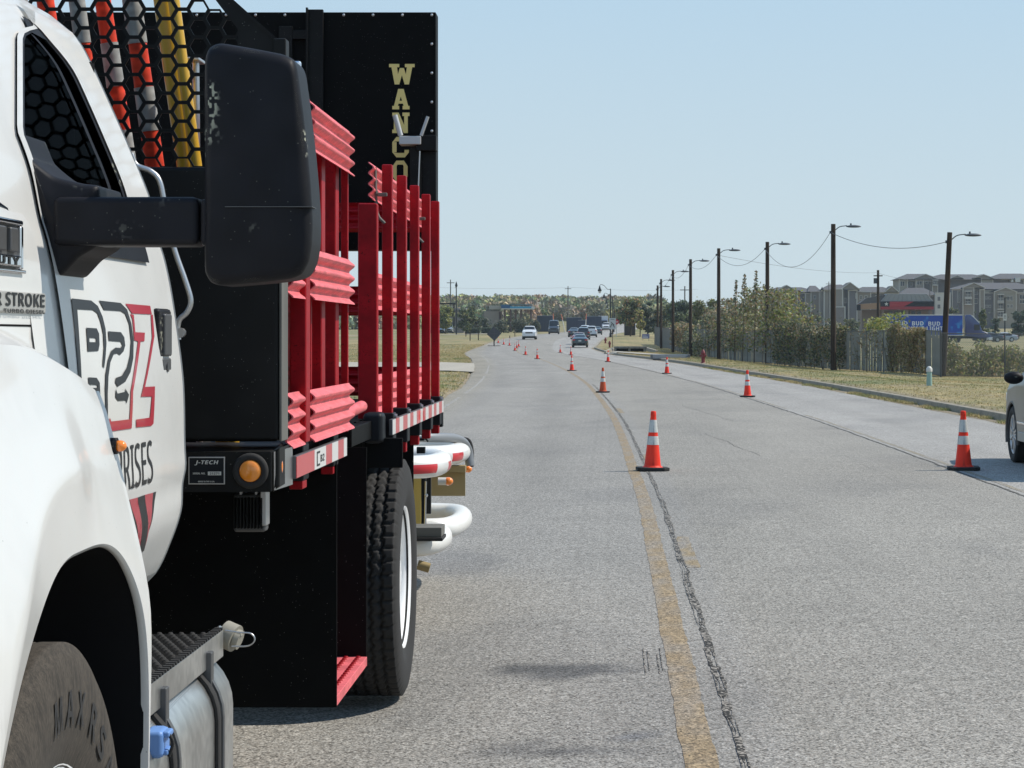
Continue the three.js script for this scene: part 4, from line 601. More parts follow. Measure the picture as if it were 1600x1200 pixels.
cone(950, 565.5, 'orange cone on the pavement joint opposite the concrete culvert', null);
for (const [u, v] of [[839.6, 561], [821, 554.6]]) cone(u, v, 'orange cone on the bend of the yellow line, short of the cluster', 'cones on the bend');
for (const [u, v] of [[804.6, 548], [807.5, 544], [810.5, 541.5]]) cone(u, v, 'small orange cone in the tight cluster where the left lane closes', 'cluster of cones at the lane closure');
for (const [u, v] of [[796, 540], [787, 538.5], [778.5, 536]]) cone(u, v, 'small orange cone in the slanting row beside the diamond sign', 'cones next to the diamond sign');
for (const [u, v] of [[892, 554.8], [875.5, 551]]) cone(u, v, 'small orange cone standing in the turn lane behind the dark sedan', 'cones behind the dark sedan');

// ================================================================ VEHICLES
// body lofted along its length: st = [d, bottom, belt, top, half width] from rear (d = 0) to front
const carTyre = tyreGeo(.345, .23, .235, 'plain', 64);
const carRim = merge([latheX([[.238, 0], [.242, .012], [.228, .008], [.22, -.02], [.08, -.005], [.05, .004], [0, .004]], 40), ...Array.from({ length: 10 }, (_, i) => { const a = i / 10 * Math.PI * 2; return bx(-.006, .012, .06, .225, -.014, .014, .004).rotateX(a); })]);
const carRimBack = latheX([[.22, -.03], [0, -.03]], 24);
const rimSilver = std([.5, .5, .5], .3, .85);
function loftCar(P) {
  const st = P.stations, N = P.n || 90, L = st[st.length - 1][0], f = k => poly(st.map(s => [s[0], s[k]]));
  const fb = f(1), fbelt = f(2), ft = f(3), fw = f(4); const body = [], glass = [], cols = [];
  const ring = d => {
    const b = fb(d), h = fbelt(d), t = Math.max(ft(d), h + .005), w = fw(d), g = smooth(.02, .42, t - h), wr = lerp(w - .05, w * P.roofW, g), k = t - h;
    return [[0, b], [w * .8, b], [w - .02, b + .05], [w - .005, b + .16], [w, lerp(b, h, .5)], [w - .004, lerp(b, h, .72)], [w - .015, h - .05], [w - .035, h], [lerp(w - .04, wr, .5), h + k * .42], [wr, h + k * .80], [wr - .05 * g - .02, h + k * .95], [wr * .72, t + .004], [0, t + .02]];
  };
  const ds = []; for (let i = 0; i <= N; i++) ds.push(L * i / N); for (const s of st) ds.push(s[0]); ds.sort((a, b) => a - b);
  const rings = ds.map(ring), NR = rings[0].length;
  const inArch = (d, y) => P.axles.some(a => (d - a) ** 2 + (y - P.wheelR) ** 2 < (P.wheelR + .055) ** 2);
  for (let i = 0; i < ds.length - 1; i++) { if (ds[i + 1] - ds[i] < 1e-4) continue; for (let s = -1; s <= 1; s += 2) for (let j = 0; j < NR - 1; j++) {
    const A = rings[i], B = rings[i + 1], dm = (ds[i] + ds[i + 1]) / 2;
    const side = P.sideGlass && (j === 7 || j === 8) && P.sideGlass.some(([a, b]) => dm > a && dm < b) && ft(dm) - fbelt(dm) > .2;
    const top = (j >= 9) && P.topGlass && P.topGlass.some(([a, b]) => dm > a && dm < b);
    const sub = j >= 1 && j <= 6 ? 6 : 1, sd = j >= 1 && j <= 5 ? 2 : 1;
    for (let q = 0; q < sub; q++) for (let e = 0; e < sd; e++) {
      const pt = (tu, tv) => { const ra = [lerp(A[j][0], A[j + 1][0], tv), lerp(A[j][1], A[j + 1][1], tv)], rb = [lerp(B[j][0], B[j + 1][0], tv), lerp(B[j][1], B[j + 1][1], tv)]; return [s * lerp(ra[0], rb[0], tu), lerp(ra[1], rb[1], tu), -lerp(ds[i], ds[i + 1], tu)]; };
      const a = pt(e / sd, q / sub), b = pt((e + 1) / sd, q / sub), c = pt((e + 1) / sd, (q + 1) / sub), d = pt(e / sd, (q + 1) / sub);
      if (j >= 1 && j <= 6 && inArch(-(a[2] + c[2]) / 2, (a[1] + c[1]) / 2)) continue;
      (side || top ? glass : body).push(a, b, c, a, c, d);
    } } }
  for (const e of [0, rings.length - 1]) for (let s = -1; s <= 1; s += 2) for (let j = 1; j < NR - 1; j++) { const A = rings[e], z = -ds[e]; body.push([0, A[0][1], z], [s * A[j][0], A[j][1], z], [s * A[j + 1][0], A[j + 1][1], z]); }
  const mk = q => { if (!q.length) return null; const g = new THREE.BufferGeometry(); g.setAttribute('position', new THREE.Float32BufferAttribute(q.flat(), 3)); g.computeVertexNormals(); return toCreasedNormals(g, .55); };
  const lips = []; for (const a of P.axles) for (const s of [-1, 1]) { const w = fw(a); lips.push(new THREE.TorusGeometry(P.wheelR + .055, .02, 8, 40, Math.PI * 1.18).rotateZ(-.28).rotateY(Math.PI / 2).translate(s * (w - .012), P.wheelR, -a)); }
  return { body: mk(body), glass: mk(glass), lips, ring, L };
}
const wellMat = M.matte;
function buildCar(P, paint, trim) {
  const g = new THREE.Group(), c = P.geo || (P.geo = loftCar(P)), b = part('body', c.body, paint, g); if (c.glass) part('windows', c.glass, M.glassFar, g);
  part('arch_trim', c.lips, trim || paint, g); part('underbody', [plainBox(-P.w + .22, P.w - .22, .2, P.wheelR * 2 + .1, .15, c.L - .15)], wellMat, g);
  for (const a of P.axles) for (const s of [-1, 1]) { const w = new THREE.Group(); w.name = 'wheel'; w.position.set(s * (P.w - .13), P.wheelR, -a); if (s < 0) w.rotation.y = Math.PI; w.scale.setScalar(P.wheelR / .345); g.add(w); part('tyre', carTyre, M.rubber, w); part('rim', merge([carRim.clone().translate(.085, 0, 0), carRimBack.clone().translate(.085, 0, 0)]), rimSilver, w); }
  const hw = c.ring(c.L - .16)[4][0], yr = P.tailY, yf = P.headY;
  for (const s of [-1, 1]) { part('tail_light', bx(s * P.w * .93, s * P.w * .93 - s * P.tailW, yr - .07, yr + .07, -.02, .16, .02), M.tailRed, g); part('headlight', bx(s * hw * .985, s * hw * .985 - s * .34, yf - .06, yf + .06, c.L - .2, c.L - .02, .02), M.lampClear, g); part('side_mirror', new THREE.SphereGeometry(.1, 14, 10).scale(1.25, .8, .75).translate(s * (P.w + .1), P.beltY + .1, -P.mirrorD), P.mirrorMat || paint, g); }
  part('grille', bx(-.5, .5, yf - .14, yf + .04, c.L - .02, c.L + .012, .02), M.matte, g); part('bumper', [bx(-P.w * .9, P.w * .9, .3, .48, -.03, .12, .03), bx(-hw * .95, hw * .95, .3, .44, c.L - .1, c.L + .02, .03)], trim || M.plastic, g);
  part('number_plate', bx(-.155, .155, P.plateY - .075, P.plateY + .075, -.032, -.01, .004), M.offWhite, g); return g;
}
const SEDAN = { w: .91, roofW: .64, wheelR: .335, axles: [.95, 3.72], beltY: .92, mirrorD: 3.02, tailY: .84, tailW: .3, headY: .64, plateY: .75, stations: [[0, .32, .72, .80, .78], [.06, .26, .86, 1.0, .85], [.35, .22, .93, 1.07, .90], [.7, .2, .94, 1.12, .91], [1.5, .2, .93, 1.42, .915], [2.1, .2, .92, 1.46, .915], [2.6, .2, .91, 1.42, .915], [3.5, .2, .90, .99, .91], [4.3, .22, .80, .86, .89], [4.65, .25, .68, .74, .82], [4.75, .34, .6, .64, .74]], topGlass: [[.78, 1.46], [2.68, 3.42]], sideGlass: [[.95, 1.9], [1.98, 2.95]] };
const SUV = { mirrorMat: M.plastic, w: .95, roofW: .72, wheelR: .36, axles: [.95, 3.78], beltY: 1.0, mirrorD: 3.02, tailY: 1.0, tailW: .26, headY: .82, plateY: .9, stations: [[0, .38, .9, 1.05, .84], [.05, .32, 1.02, 1.3, .90], [.25, .28, 1.1, 1.62, .93], [.8, .25, 1.1, 1.71, .95], [1.8, .25, 1.09, 1.74, .955], [2.6, .25, 1.07, 1.70, .955], [3.0, .25, 1.06, 1.5, .955], [3.5, .25, 1.05, 1.14, .95], [4.25, .27, .97, 1.04, .93], [4.6, .3, .8, .86, .86], [4.72, .4, .7, .74, .78]], topGlass: [[.06, .3], [2.72, 3.42]], sideGlass: [[.35, 1.1], [1.17, 2.0], [2.07, 2.95]] };
const PICKUP = { w: .98, roofW: .72, wheelR: .40, axles: [1.2, 4.75], beltY: 1.2, mirrorD: 3.95, tailY: 1.1, tailW: .16, headY: 1.0, plateY: .72, mirrorMat: M.plastic, stations: [[0, .55, 1.2, 1.24, .94], [.05, .48, 1.26, 1.28, .97], [1.9, .45, 1.26, 1.28, .985], [1.95, .42, 1.26, 1.7, .985], [2.15, .42, 1.25, 1.86, .985], [2.9, .42, 1.23, 1.9, .985], [3.5, .42, 1.22, 1.86, .985], [4.2, .42, 1.2, 1.29, .98], [5.3, .42, 1.14, 1.22, .97], [5.65, .42, 1.06, 1.12, .93], [5.74, .5, .95, 1.0, .88]], topGlass: [[1.96, 2.1], [3.58, 4.1]], sideGlass: [[2.2, 2.9], [2.97, 3.7]] };
const VAN = { w: 1.0, roofW: .86, wheelR: .36, axles: [1.1, 4.6], beltY: 1.3, mirrorD: 4.6, tailY: 1.2, tailW: .14, headY: 1.0, plateY: .8, mirrorMat: M.plastic, stations: [[0, .4, 1.25, 2.45, .98], [.06, .36, 1.28, 2.58, 1.0], [3.6, .34, 1.28, 2.6, 1.0], [4.1, .34, 1.27, 2.5, 1.0], [4.9, .34, 1.22, 1.45, .99], [5.4, .36, 1.1, 1.2, .95], [5.5, .42, .95, 1.0, .9]], topGlass: [[4.15, 4.86]], sideGlass: [[3.2, 4.5]] };
const carPaint = (c, r = .3) => phys(c, r, { clearcoat: 1, clearcoatRoughness: .06 });
function place(P, paint, name, label, cat, u, D, facing, group, trim, baseV) {   // facing -1: drives away, +1: comes towards us; D is the near end
  const g = buildCar(P, paint, trim), x = px(u, D), y = ground(x, D + 2), t = thing(name, label, cat, [x, y + .006, facing < 0 ? -D : -D - P.geo.L], group); for (const c of [...g.children]) t.add(c); if (facing > 0) t.rotation.y = Math.PI; return t;
}
// the light coloured car at the right edge: its left side runs along x = 5.14
{
  const t = place(SUV, phys([.17, .158, .135], .35, { clearcoat: .3, clearcoatRoughness: .1, specularIntensity: .5 }), 'crossover_car', 'light coloured crossover car in the kerb lane with dark wheel arches and black mirror', 'car', 955 + (5.14 + .955) * F / 25.05, 25.05, -1, null, std([.10, .09, .08], .5));
  t.position.set(5.14 + .955, roofY(6.1, 28), -25.05);
  part('sill_trim', [bx(-.965, -.94, .30, .42, 1.45, 3.25, .012), bx(.94, .965, .30, .42, 1.45, 3.25, .012)], std([.33, .31, .27], .4), t); part('chrome_strip', [bx(-.972, -.955, .52, .545, 2.6, 3.25, .005)], M.chrome, t);
}
function roofY(x, d) { return roadH(x, d) + .006; }
place(SEDAN, carPaint([.012, .022, .024], .25), 'dark_sedan', 'dark teal sedan at the tail of the waiting queue', 'car', 906, 250, -1);
place(SEDAN, carPaint([.28, .012, .014], .3), 'red_sedan', 'red sedan waiting just beyond the dark teal sedan', 'car', 904.5, 272, -1);
place(SUV, carPaint([.012, .013, .015], .25), 'black_crossover', 'black sport utility car in the queue beyond the red sedan', 'car', 911.5, 312, -1);
place(SUV, carPaint([.66, .66, .66], .3), 'white_crossover', 'white sport utility car with red tail lights beside the black one', 'car', 923.5, 345, -1);
place(SEDAN, carPaint([.035, .045, .045], .3), 'grey_sedan', 'dark grey sedan ahead of the white sport utility car', 'car', 933, 400, -1);
place(SEDAN, carPaint([.025, .03, .034], .3), 'charcoal_sedan', 'charcoal sedan in the other lane beside the red sedan', 'car', 896.5, 345, -1);
place(SUV, carPaint([.62, .63, .64], .3), 'silver_crossover', 'silver sport utility car far up the queue with bright roof', 'car', 914, 372, -1);
place(PICKUP, carPaint([.74, .74, .73], .3), 'white_pickup', 'white pickup truck coming towards the cones in the open lane', 'pickup', 826.5, 312, 1);
place(VAN, carPaint([.03, .034, .04], .35), 'dark_van', 'dark tall van coming round the bend behind the white pickup', 'van', 865, 418, 1);
place(PICKUP, carPaint([.6, .6, .6], .35), 'white_work_pickup', 'white pickup truck in front of the box truck on the far road', 'pickup', 947, 545, 1);
place(SEDAN, carPaint([.02, .02, .024], .25), 'parked_car', 'black car parked on the left next to the lamp post', 'car', 688, 430, 1, null); place(SUV, carPaint([.22, .24, .26], .3), 'parked_car', 'grey car parked beside the black one on the left', 'car', 700, 440, 1, null);
for (const [u, D, c, l] of [[1568, 345, [.03, .035, .045], 'dark parked car behind the chain fence next to the blue lorry'], [1590, 350, [.4, .42, .45], 'silver parked car behind the chain fence beyond the dark one'], [1318, 420, [.5, .5, .5], 'pale car parked below the apartment block with lit corner']]) { const t = place(SEDAN, carPaint(c, .3), 'parked_car', l, 'car', u, D, -1); t.rotation.y = Math.PI / 2 * .94; }
// box truck far up the road, dark blue trailers
function boxTruck(name, label, u, D, w, h, len, cabMat, boxMat) { const x = px(u, D), t = thing(name, label, 'truck', [x, ground(x, D), -D]); part('box', bx(-w / 2, w / 2, .9, h, 1.9, len, .03), boxMat, t); part('cab', [bx(-w / 2 + .1, w / 2 - .1, .5, 1.5, 0, 1.85, .12), bx(-w / 2 + .14, w / 2 - .14, 1.45, 2.5, .35, 1.85, .15)], cabMat, t); part('windscreen', bx(-w / 2 + .25, w / 2 - .25, 1.5, 2.25, .3, .4, .03), M.glassFar, t); part('bumper', bx(-w / 2 + .1, w / 2 - .1, .4, .75, -.1, .05, .03), M.plastic, t); for (const d of [.9, len - 1]) for (const s of [-1, 1]) { const wh = part('wheel', tyreGeo(.45, .28, .28, 'plain', 32), M.rubber, t); wh.position.set(s * (w / 2 - .2), .45, -d); if (s < 0) wh.rotation.y = Math.PI; } return t; }
boxTruck('box_truck', 'white box truck with dark windscreen on the far road', 942.5, 560, 2.4, 3.5, 7, std([.12, .15, .24], .4), std([.62, .62, .60], .5));
for (const [u0, u1, v0, v1, D, l] of [[839, 863, 493, 508, 500, 'dark blue site container left of the white barrier pole'], [885, 909, 496, 508, 505, 'dark blue container with sloped end beside the leaning barrier pole'], [903, 915, 500, 508, 495, 'small dark blue container in front of two larger ones'], [916, 940, 494, 507, 520, 'long dark blue container behind the waiting queue']]) { const x0 = px(u0, D), x1 = px(u1, D), xm = (x0 + x1) / 2, y = ground(xm, D), t = thing('site_container', l, 'container', [xm, y - .1, -D]), h = py(v0, D) - y; part('shell', bx(x0 - xm, x1 - xm, .15, h, 0, 3, .05), std([.022, .032, .06], .5), t); part('roof_edge', bx(x0 - xm, x1 - xm, h, h + .12, -.05, 3.05, .02), std([.2, .21, .22], .6), t); part('skid', [bx(x0 - xm + .2, x0 - xm + .5, -.3, .15, .2, 2.8), bx(x1 - xm - .5, x1 - xm - .2, -.3, .15, .2, 2.8)], M.matte, t); for (let k = 1; k < 5; k++) part('rib', bx(lerp(x0, x1, k / 5) - xm - .05, lerp(x0, x1, k / 5) - xm + .05, .2, h - .05, -.05, 0), std([.028, .04, .07], .5), t); }
for (const [a, b, c, d, D, l] of [[864.5, 490, 865, 512, 470, 'upright white and orange barrier pole beside the dark van'], [877, 491, 883, 508, 480, 'leaning orange barrier pole between the blue containers'], [916, 490, 914.5, 508, 480, 'white barrier pole with orange tip at the long blue container']]) { const t = thing('barrier_pole', l, 'pole', [px(c, D), ground(px(c, D), D), -D]), o = t.position, A = at(a, b, D).sub(o), B = new THREE.Vector3(0, -.05, 0), m = A.clone().lerp(B, .3); part('white_section', rod(B, m, .09, 8), M.offWhite, t); part('orange_section', rod(m, A, .085, 8), std([.7, .22, .12], .6), t); }
// blue lorry behind the fence
{
  const D = 335, x0 = px(1386, D), y = ground(px(1480, D), D), t = thing('articulated_lorry', 'blue articulated lorry with white lettering parked behind the chain fence', 'lorry', [x0, y, -D]); const X = u => px(u, D) - x0, Y = v => py(v, D) - y;
  const blueT = tex(256, (i, j) => { const n = tnoise(i, j, 256, 22), m = tnoise(i, j, 256, 60), k = smooth(.55, .8, n * .5 + m * .5); return [lerp(.05, .16, k), lerp(.28, .55, k), lerp(.66, .80, k)]; }), bm = std([.9, .9, .9], .4, 0, { map: blueT }), cabB = carPaint([.012, .035, .16], .3);
  const tr = part('trailer', boxUV(bx(0, X(1504), 1.15, Y(493), 0, 2.5, .03), .18), bm, t); part('trailer_top_rail', bx(0, X(1504), Y(493), Y(491.5), -.02, 2.52, .02), M.offWhite, t); part('trailer_bottom_rail', bx(0, X(1504), 1.02, 1.15, -.02, 2.52, .02), M.steel, t);
  for (const [s, u0, u1, v0, v1] of [['BUD', 1399, 1418, 502, 508.5], ['BUD', 1425, 1443, 502, 508.5], ['BUD', 1450.5, 1469, 502.5, 509], ['LIGHT', 1448, 1473, 510, 516.5], ['LIGHT', 1398, 1419, 510, 516.5], ['LIGHT', 1424, 1444, 510, 516.5]]) part('white_lettering', textGeo(s, X(u1) - X(u0), Y(v0) - Y(v1)).translate((X(u0) + X(u1)) / 2, (Y(v0) + Y(v1)) / 2, .02), M.whiteTape, t);
  part('cab', [toCreasedNormals(extrudeXY([[X(1509), 1], [X(1509), Y(492)], [X(1517), Y(492)], [X(1527), Y(500)], [X(1530), Y(505)], [X(1535), Y(517)], [X(1545), Y(521)], [X(1549), Y(526)], [X(1549), .7], [X(1530), .7]], 0, 2.4, .08), .5)], cabB, t);
  part('cab_window', [bx(X(1522), X(1531), Y(516), Y(507), -.012, .05, .01)], M.glassFar, t); part('roof_fairing_edge', bar(new THREE.Vector3(X(1519), Y(493), .01), new THREE.Vector3(X(1530), Y(504), .01), .05, .12), M.whiteTape, t); part('headlight', bx(X(1545), X(1549.5), Y(531), Y(527), -.02, .2, .03), M.lampClear, t); part('bumper', bx(X(1542), X(1551), .35, .8, 0, 2.4, .06), M.steel, t);
  for (const u of [1400, 1411, 1483, 1496, 1536]) { const w = part('wheel', merge([tyreGeo(.5, .3, .3, 'plain', 32), rimRear.clone().translate(.1, 0, 0)]), M.rubber, t); w.rotation.y = -Math.PI / 2 + Math.PI; w.position.set(X(u), .5, -.2); } part('frame', plainBox(X(1470), X(1545), .6, 1.0, .4, 2), M.matte, t);
}

// ================================================================ POLES, LAMPS, WIRES, SIGNS
const woodMat = std([.075, .052, .036], .95, 0, { map: tex(256, (i, j) => { const v = .8 + .4 * (tnoise(i, 0, 256, 5) - .5) + .3 * (tnoise(i, j, 256, 40) - .5); return [v, v * .97, v * .93]; }) }), lampGrey = std([.09, .10, .11], .6, .3), blackMetal = std([.016, .018, .02], .5, .4);
const poleTops = [];
function lampPole(u, vt, D, label, lean = 0, r = .14, group) {
  const x = px(u, D), top = py(vt, D), y0 = ground(x, D) - .1, xb = x - lean, t = thing('wooden_lamp_pole', label, 'lamp post', [xb, y0, -D], group), h = top - y0;
  part('shaft', rod(new THREE.Vector3(0, -.3, 0), new THREE.Vector3(lean, h, 0), r, 12, r * .8), woodMat, t); const s = 1, ax = lean, ay = h - .35;
  part('arm', tube([new THREE.Vector3(ax + .08, ay, 0), new THREE.Vector3(ax + .35, ay + .2, 0), new THREE.Vector3(ax + .75, ay + .26, 0)], .028, 16, 6), lampGrey, t);
  const hd = part('lamp_head', [new THREE.SphereGeometry(.5, 16, 8, 0, Math.PI * 2, 0, Math.PI / 2).scale(.82, .2, .26).translate(ax + 1.1, ay + .2, 0), new THREE.SphereGeometry(.5, 16, 8, 0, Math.PI * 2, Math.PI / 2, Math.PI / 2).scale(.78, .1, .24).translate(ax + 1.1, ay + .2, 0)], lampGrey, t); part('photocell', new THREE.CylinderGeometry(.04, .05, .1, 8).translate(ax + .95, ay + .34, 0), lampGrey, hd);
  part('insulator', new THREE.CylinderGeometry(.05, .05, .14, 8).translate(ax - .16, h - .45, 0), lampGrey, t); poleTops.push(new THREE.Vector3(x - .16, top - .45, -D)); return t;
}
lampPole(1484, 363, 106, 'leaning wooden lamp pole at the corner of the chain link fence', .34, .15);
lampPole(1302, 350, 121, 'tall straight wooden lamp pole behind the vine covered fence, next to the leaning one', 0, .155);
lampPole(1199, 378, 144, 'wooden lamp pole rising from the tallest bushes behind the fence', 0, .15);
lampPole(1123, 388, 154, 'wooden lamp pole at the end of the bushes near the hydrant', 0, .14);
lampPole(1079, 405, 176, 'wooden lamp pole behind the vine draped far fence panel', 0, .14);
for (const [u, v, D] of [[1051.5, 422, 206], [1033, 436, 238], [1027.5, 446, 264]]) lampPole(u, v, D, 'wooden lamp pole in the tight row beyond the grey slatted fence', 0, .14, 'lamp poles beyond the slatted fence');
function wire(a, b, sag, label, group, r = .012) { const n = 24, pts = []; for (let i = 0; i <= n; i++) { const t = i / n; pts.push(a.clone().lerp(b, t).add(new THREE.Vector3(0, -sag * 4 * t * (1 - t), 0))); } single('overhead_wire', tube(pts, r, 48, 5), std([.12, .13, .14], .7), label, 'wire', group); }
wire(poleTops[0], poleTops[1], .55, 'sagging wire between the leaning pole and the tall straight pole', null, .016); wire(poleTops[1], poleTops[2], 1.5, 'deeply sagging wire from the tall straight pole to the pole in bushes', null, .014); wire(poleTops[2], poleTops[3], .9, 'sagging wire from the pole in bushes to the pole near the hydrant', null, .014); for (let i = 3; i < 7; i++) wire(poleTops[i], poleTops[i + 1], .6, 'short sagging wire between the far lamp poles', 'wires between far lamp poles', .014);
{ // smaller utility pole behind the fence
  const D = 250, x = px(1372, D), t = thing('utility_pole', 'short wooden utility pole with transformer in front of the red and black canopy', 'pole', [x, ground(x, D) - .1, -D]), h = py(422, D) - t.position.y; part('shaft', rod(new THREE.Vector3(0, -.3, 0), new THREE.Vector3(0, h, 0), .17, 10, .14), woodMat, t); part('crossarm', bx(-.5, .5, h - .7, h - .58, -.06, .06), woodMat, t); part('transformer', new THREE.CylinderGeometry(.2, .2, .6, 12).translate(-.3, h - 1.2, 0), lampGrey, t);
  wire(poleTops[3].clone(), new THREE.Vector3(x, py(426, D), -D), .4, 'long thin wire from the pole near the hydrant to the utility pole with transformer'); wire(new THREE.Vector3(x, py(427, D), -D), at(1470, 438, 420), .5, 'thin wire running from the transformer pole towards the apartment roofs', null, .016);
}
for (const [u, vt, D, l] of [[887.5, 447, 620, 'tall thin grey pole rising from the woods above the containers'], [704, 437, 520, 'tall thin pole behind the left trees next to the lamp post'], [1295, 440, 700, 'thin mast above the apartment roof ridge'], [1453, 436, 600, 'thin crossarm pole beside the apartment end wall'], [1070, 447, 420, 'thin pole in the dark trees behind the fence']]) { const x = px(u, D), t = thing('thin_pole', l, 'pole', [x, ground(x, D), -D]), h = py(vt, D) - t.position.y; part('shaft', rod(new THREE.Vector3(0, -.3, 0), new THREE.Vector3(0, h, 0), .15, 8, .11), std([.12, .11, .10], .9), t); part('crossarm', bx(-.9, .9, h - .8, h - .65, -.06, .06), std([.12, .11, .10], .9), t); }
wire(at(560, 443, 640), at(900, 449, 640), .8, 'faint high wire crossing the sky over the left woods', null, .02); wire(at(900, 449, 640), at(1090, 452, 640), .6, 'faint high wire crossing the sky over the road', null, .02);
function gooseneck(u, vt, D, lu, label, group) { const x = px(u, D), t = thing('gooseneck_lamp', label, 'street lamp', [x, ground(x, D), -D], group), h = py(vt, D) - t.position.y, a = px(lu, D) - x; part('post', rod(new THREE.Vector3(0, -.2, 0), new THREE.Vector3(0, h, 0), .11, 10, .075), blackMetal, t); part('base', new THREE.CylinderGeometry(.16, .2, .7, 12).translate(0, .3, 0), blackMetal, t); part('arm', tube([new THREE.Vector3(0, h - .12, 0), new THREE.Vector3(a * .3, h - .05, 0), new THREE.Vector3(a * .6, h + .45, 0), new THREE.Vector3(a * .9, h + .6, 0), new THREE.Vector3(a, h + .4, 0)], .04, 24, 6), blackMetal, t); const l = part('lantern', new THREE.LatheGeometry([[.04, .45], [.1, .3], [.16, .05], [.3, -.25], [.3, -.35], [.02, -.36]].map(p => new THREE.Vector2(...p)), 14).translate(a, h, 0), blackMetal, t); part('globe', new THREE.SphereGeometry(.2, 12, 8).scale(1, 1.2, 1).translate(a, h - .45, 0), M.offWhite, l); }
gooseneck(954, 451, 330, 937, 'black gooseneck street lamp with hanging lantern beside the sign post'); for (const [u, v, D, l] of [[957, 463, 420, 944], [959, 472, 500, 947.5], [960, 479, 570, 949]]) gooseneck(u, v, D, l, 'smaller black gooseneck street lamp further along the far road', 'gooseneck lamps along the far road');
{ const D = 395, x = px(713, D), t = thing('lamp_post', 'black post top lamp standing between the two left trees', 'street lamp', [x, ground(x, D), -D]), h = py(440, D) - t.position.y; part('post', rod(new THREE.Vector3(0, -.2, 0), new THREE.Vector3(0, h - .9, 0), .13, 10, .09), blackMetal, t); part('lantern', new THREE.LatheGeometry([[.01, 1], [.1, .75], [.2, .4], [.24, .2], [.12, 0], [.05, -.1]].map(p => new THREE.Vector2(...p)), 14).translate(0, h - .95, 0), blackMetal, t); part('globe', new THREE.SphereGeometry(.14, 10, 8).translate(-.1, h - 1.0, 0), M.offWhite, t); }
{ const D = 520, x = px(1284.5, D), t = thing('lamp_post', 'black post top lamp standing before the left apartment block', 'street lamp', [x, ground(x, D), -D]), h = py(448, D) - t.position.y; part('post', rod(new THREE.Vector3(0, -.2, 0), new THREE.Vector3(0, h - .9, 0), .13, 10, .09), blackMetal, t); part('lantern', new THREE.LatheGeometry([[.01, 1], [.12, .75], [.28, .4], [.3, .2], [.12, 0], [.05, -.1]].map(p => new THREE.Vector2(...p)), 14).translate(0, h - .95, 0), blackMetal, t); part('globe', new THREE.SphereGeometry(.22, 10, 8).translate(0, h - .8, 0), M.offWhite, t); }
{ const D = 400, x = px(1570, D), t = thing('lot_lamp', 'dark lot lamp with arm and white notice behind the blue lorry', 'street lamp', [x, ground(x, D), -D]), h = py(465, D) - t.position.y; part('post', bx(-.1, .1, -.2, h, -.1, .1), blackMetal, t); part('arm', bx(0, 1.2, h - .12, h, -.06, .06), blackMetal, t); part('notice', bx(-.32, .32, py(501, D) - t.position.y, py(490, D) - t.position.y, -.14, -.11), M.offWhite, t); part('notice_lines', [0, 1, 2].map(i => plainBox(-.2, .2, py(500, D) - t.position.y + .3 + i * .25, py(500, D) - t.position.y + .4 + i * .25, -.15, -.142)), M.ink, t); }
// signs
{
  const D = 262, x = px(772, D), y = ground(x, D), t = thing('diamond_sign', 'back of a dark diamond sign on a low stand at the left road edge', 'sign', [x, y, -D]), c = py(521.5, D) - y, s = .86; const pg = new THREE.BoxGeometry(s * 1.414, s * 1.414, .03).rotateZ(Math.PI / 4).rotateZ(.06).translate(0, c, 0); part('panel', pg, std([.055, .058, .065], .6), t); part('cross_brace', [bar(new THREE.Vector3(0, c - s, .03), new THREE.Vector3(0, c + s * .9, .03), .05, .03), bar(new THREE.Vector3(-s * .9, c, .03), new THREE.Vector3(s * .9, c, .03), .03, .05)], std([.10, .09, .10], .6), t); part('stand', [bx(-.06, .06, 0, c - s * .8, -.06, .06), bar(new THREE.Vector3(-.7, .04, .5), new THREE.Vector3(.7, .04, -.5), .05, .05), bar(new THREE.Vector3(-.7, .04, -.5), new THREE.Vector3(.7, .04, .5), .05, .05)], M.matte, t);
}
{ const D = 232, x = px(957, D), y = ground(x, D), t = thing('lane_sign', 'white sign with black arrows on a thin brown post by the hydrants', 'sign', [x, y, -D]), a = py(514.5, D) - y, b = py(497, D) - y; part('post', bx(-.035, .035, -.2, b, .01, .07), std([.16, .11, .07], .8), t); part('panel', bx(-.34, .34, a, b, -.01, .01, .004), std([.52, .53, .52], .5), t); part('arrows', [bar(new THREE.Vector3(-.22, a + .2, .018), new THREE.Vector3(-.05, a + .6, .018), .01, .07), bar(new THREE.Vector3(.22, a + .2, .018), new THREE.Vector3(.02, a + .5, .018), .01, .07), bar(new THREE.Vector3(-.15, a + .75, .018), new THREE.Vector3(.18, a + .42, .018), .01, .06), plainBox(-.2, .2, b - .16, b - .12, -.02, -.012)], M.ink, t); }
{ const D = 335, x = px(963, D), y = ground(x, D), t = thing('stop_sign', 'red octagonal stop sign on a white post behind the arrow sign', 'sign', [x, y, -D]), c = py(503, D) - y; part('post', bx(-.06, .06, -.2, c, .03, .09), M.offWhite, t); part('panel', new THREE.CylinderGeometry(.42, .42, .02, 8).rotateY(Math.PI / 8).rotateX(Math.PI / 2).translate(0, c, .02), std([.42, .02, .025], .5), t); part('lettering', textGeo('STOP', .52, .2).translate(0, c, .032), M.whiteTape, t); }
{ const D = 300, x = px(1009, D), y = ground(x, D), t = thing('yard_sign', 'small blue and white board on the grass before the far slatted fence', 'sign', [x, y, -D]); part('panel', bx(-.5, .5, .25, .85, -.02, .02, .005), std([.14, .15, .28], .5), t); part('white_print', [plainBox(-.42, .1, .6, .66, -.0235, -.021), plainBox(-.42, .3, .35, .52, -.0235, -.021)], std([.5, .5, .52], .5), t); part('legs', [bx(-.4, -.36, -.1, .25, -.02, .02), bx(.36, .4, -.1, .25, -.02, .02)], M.darkSteel, t); }
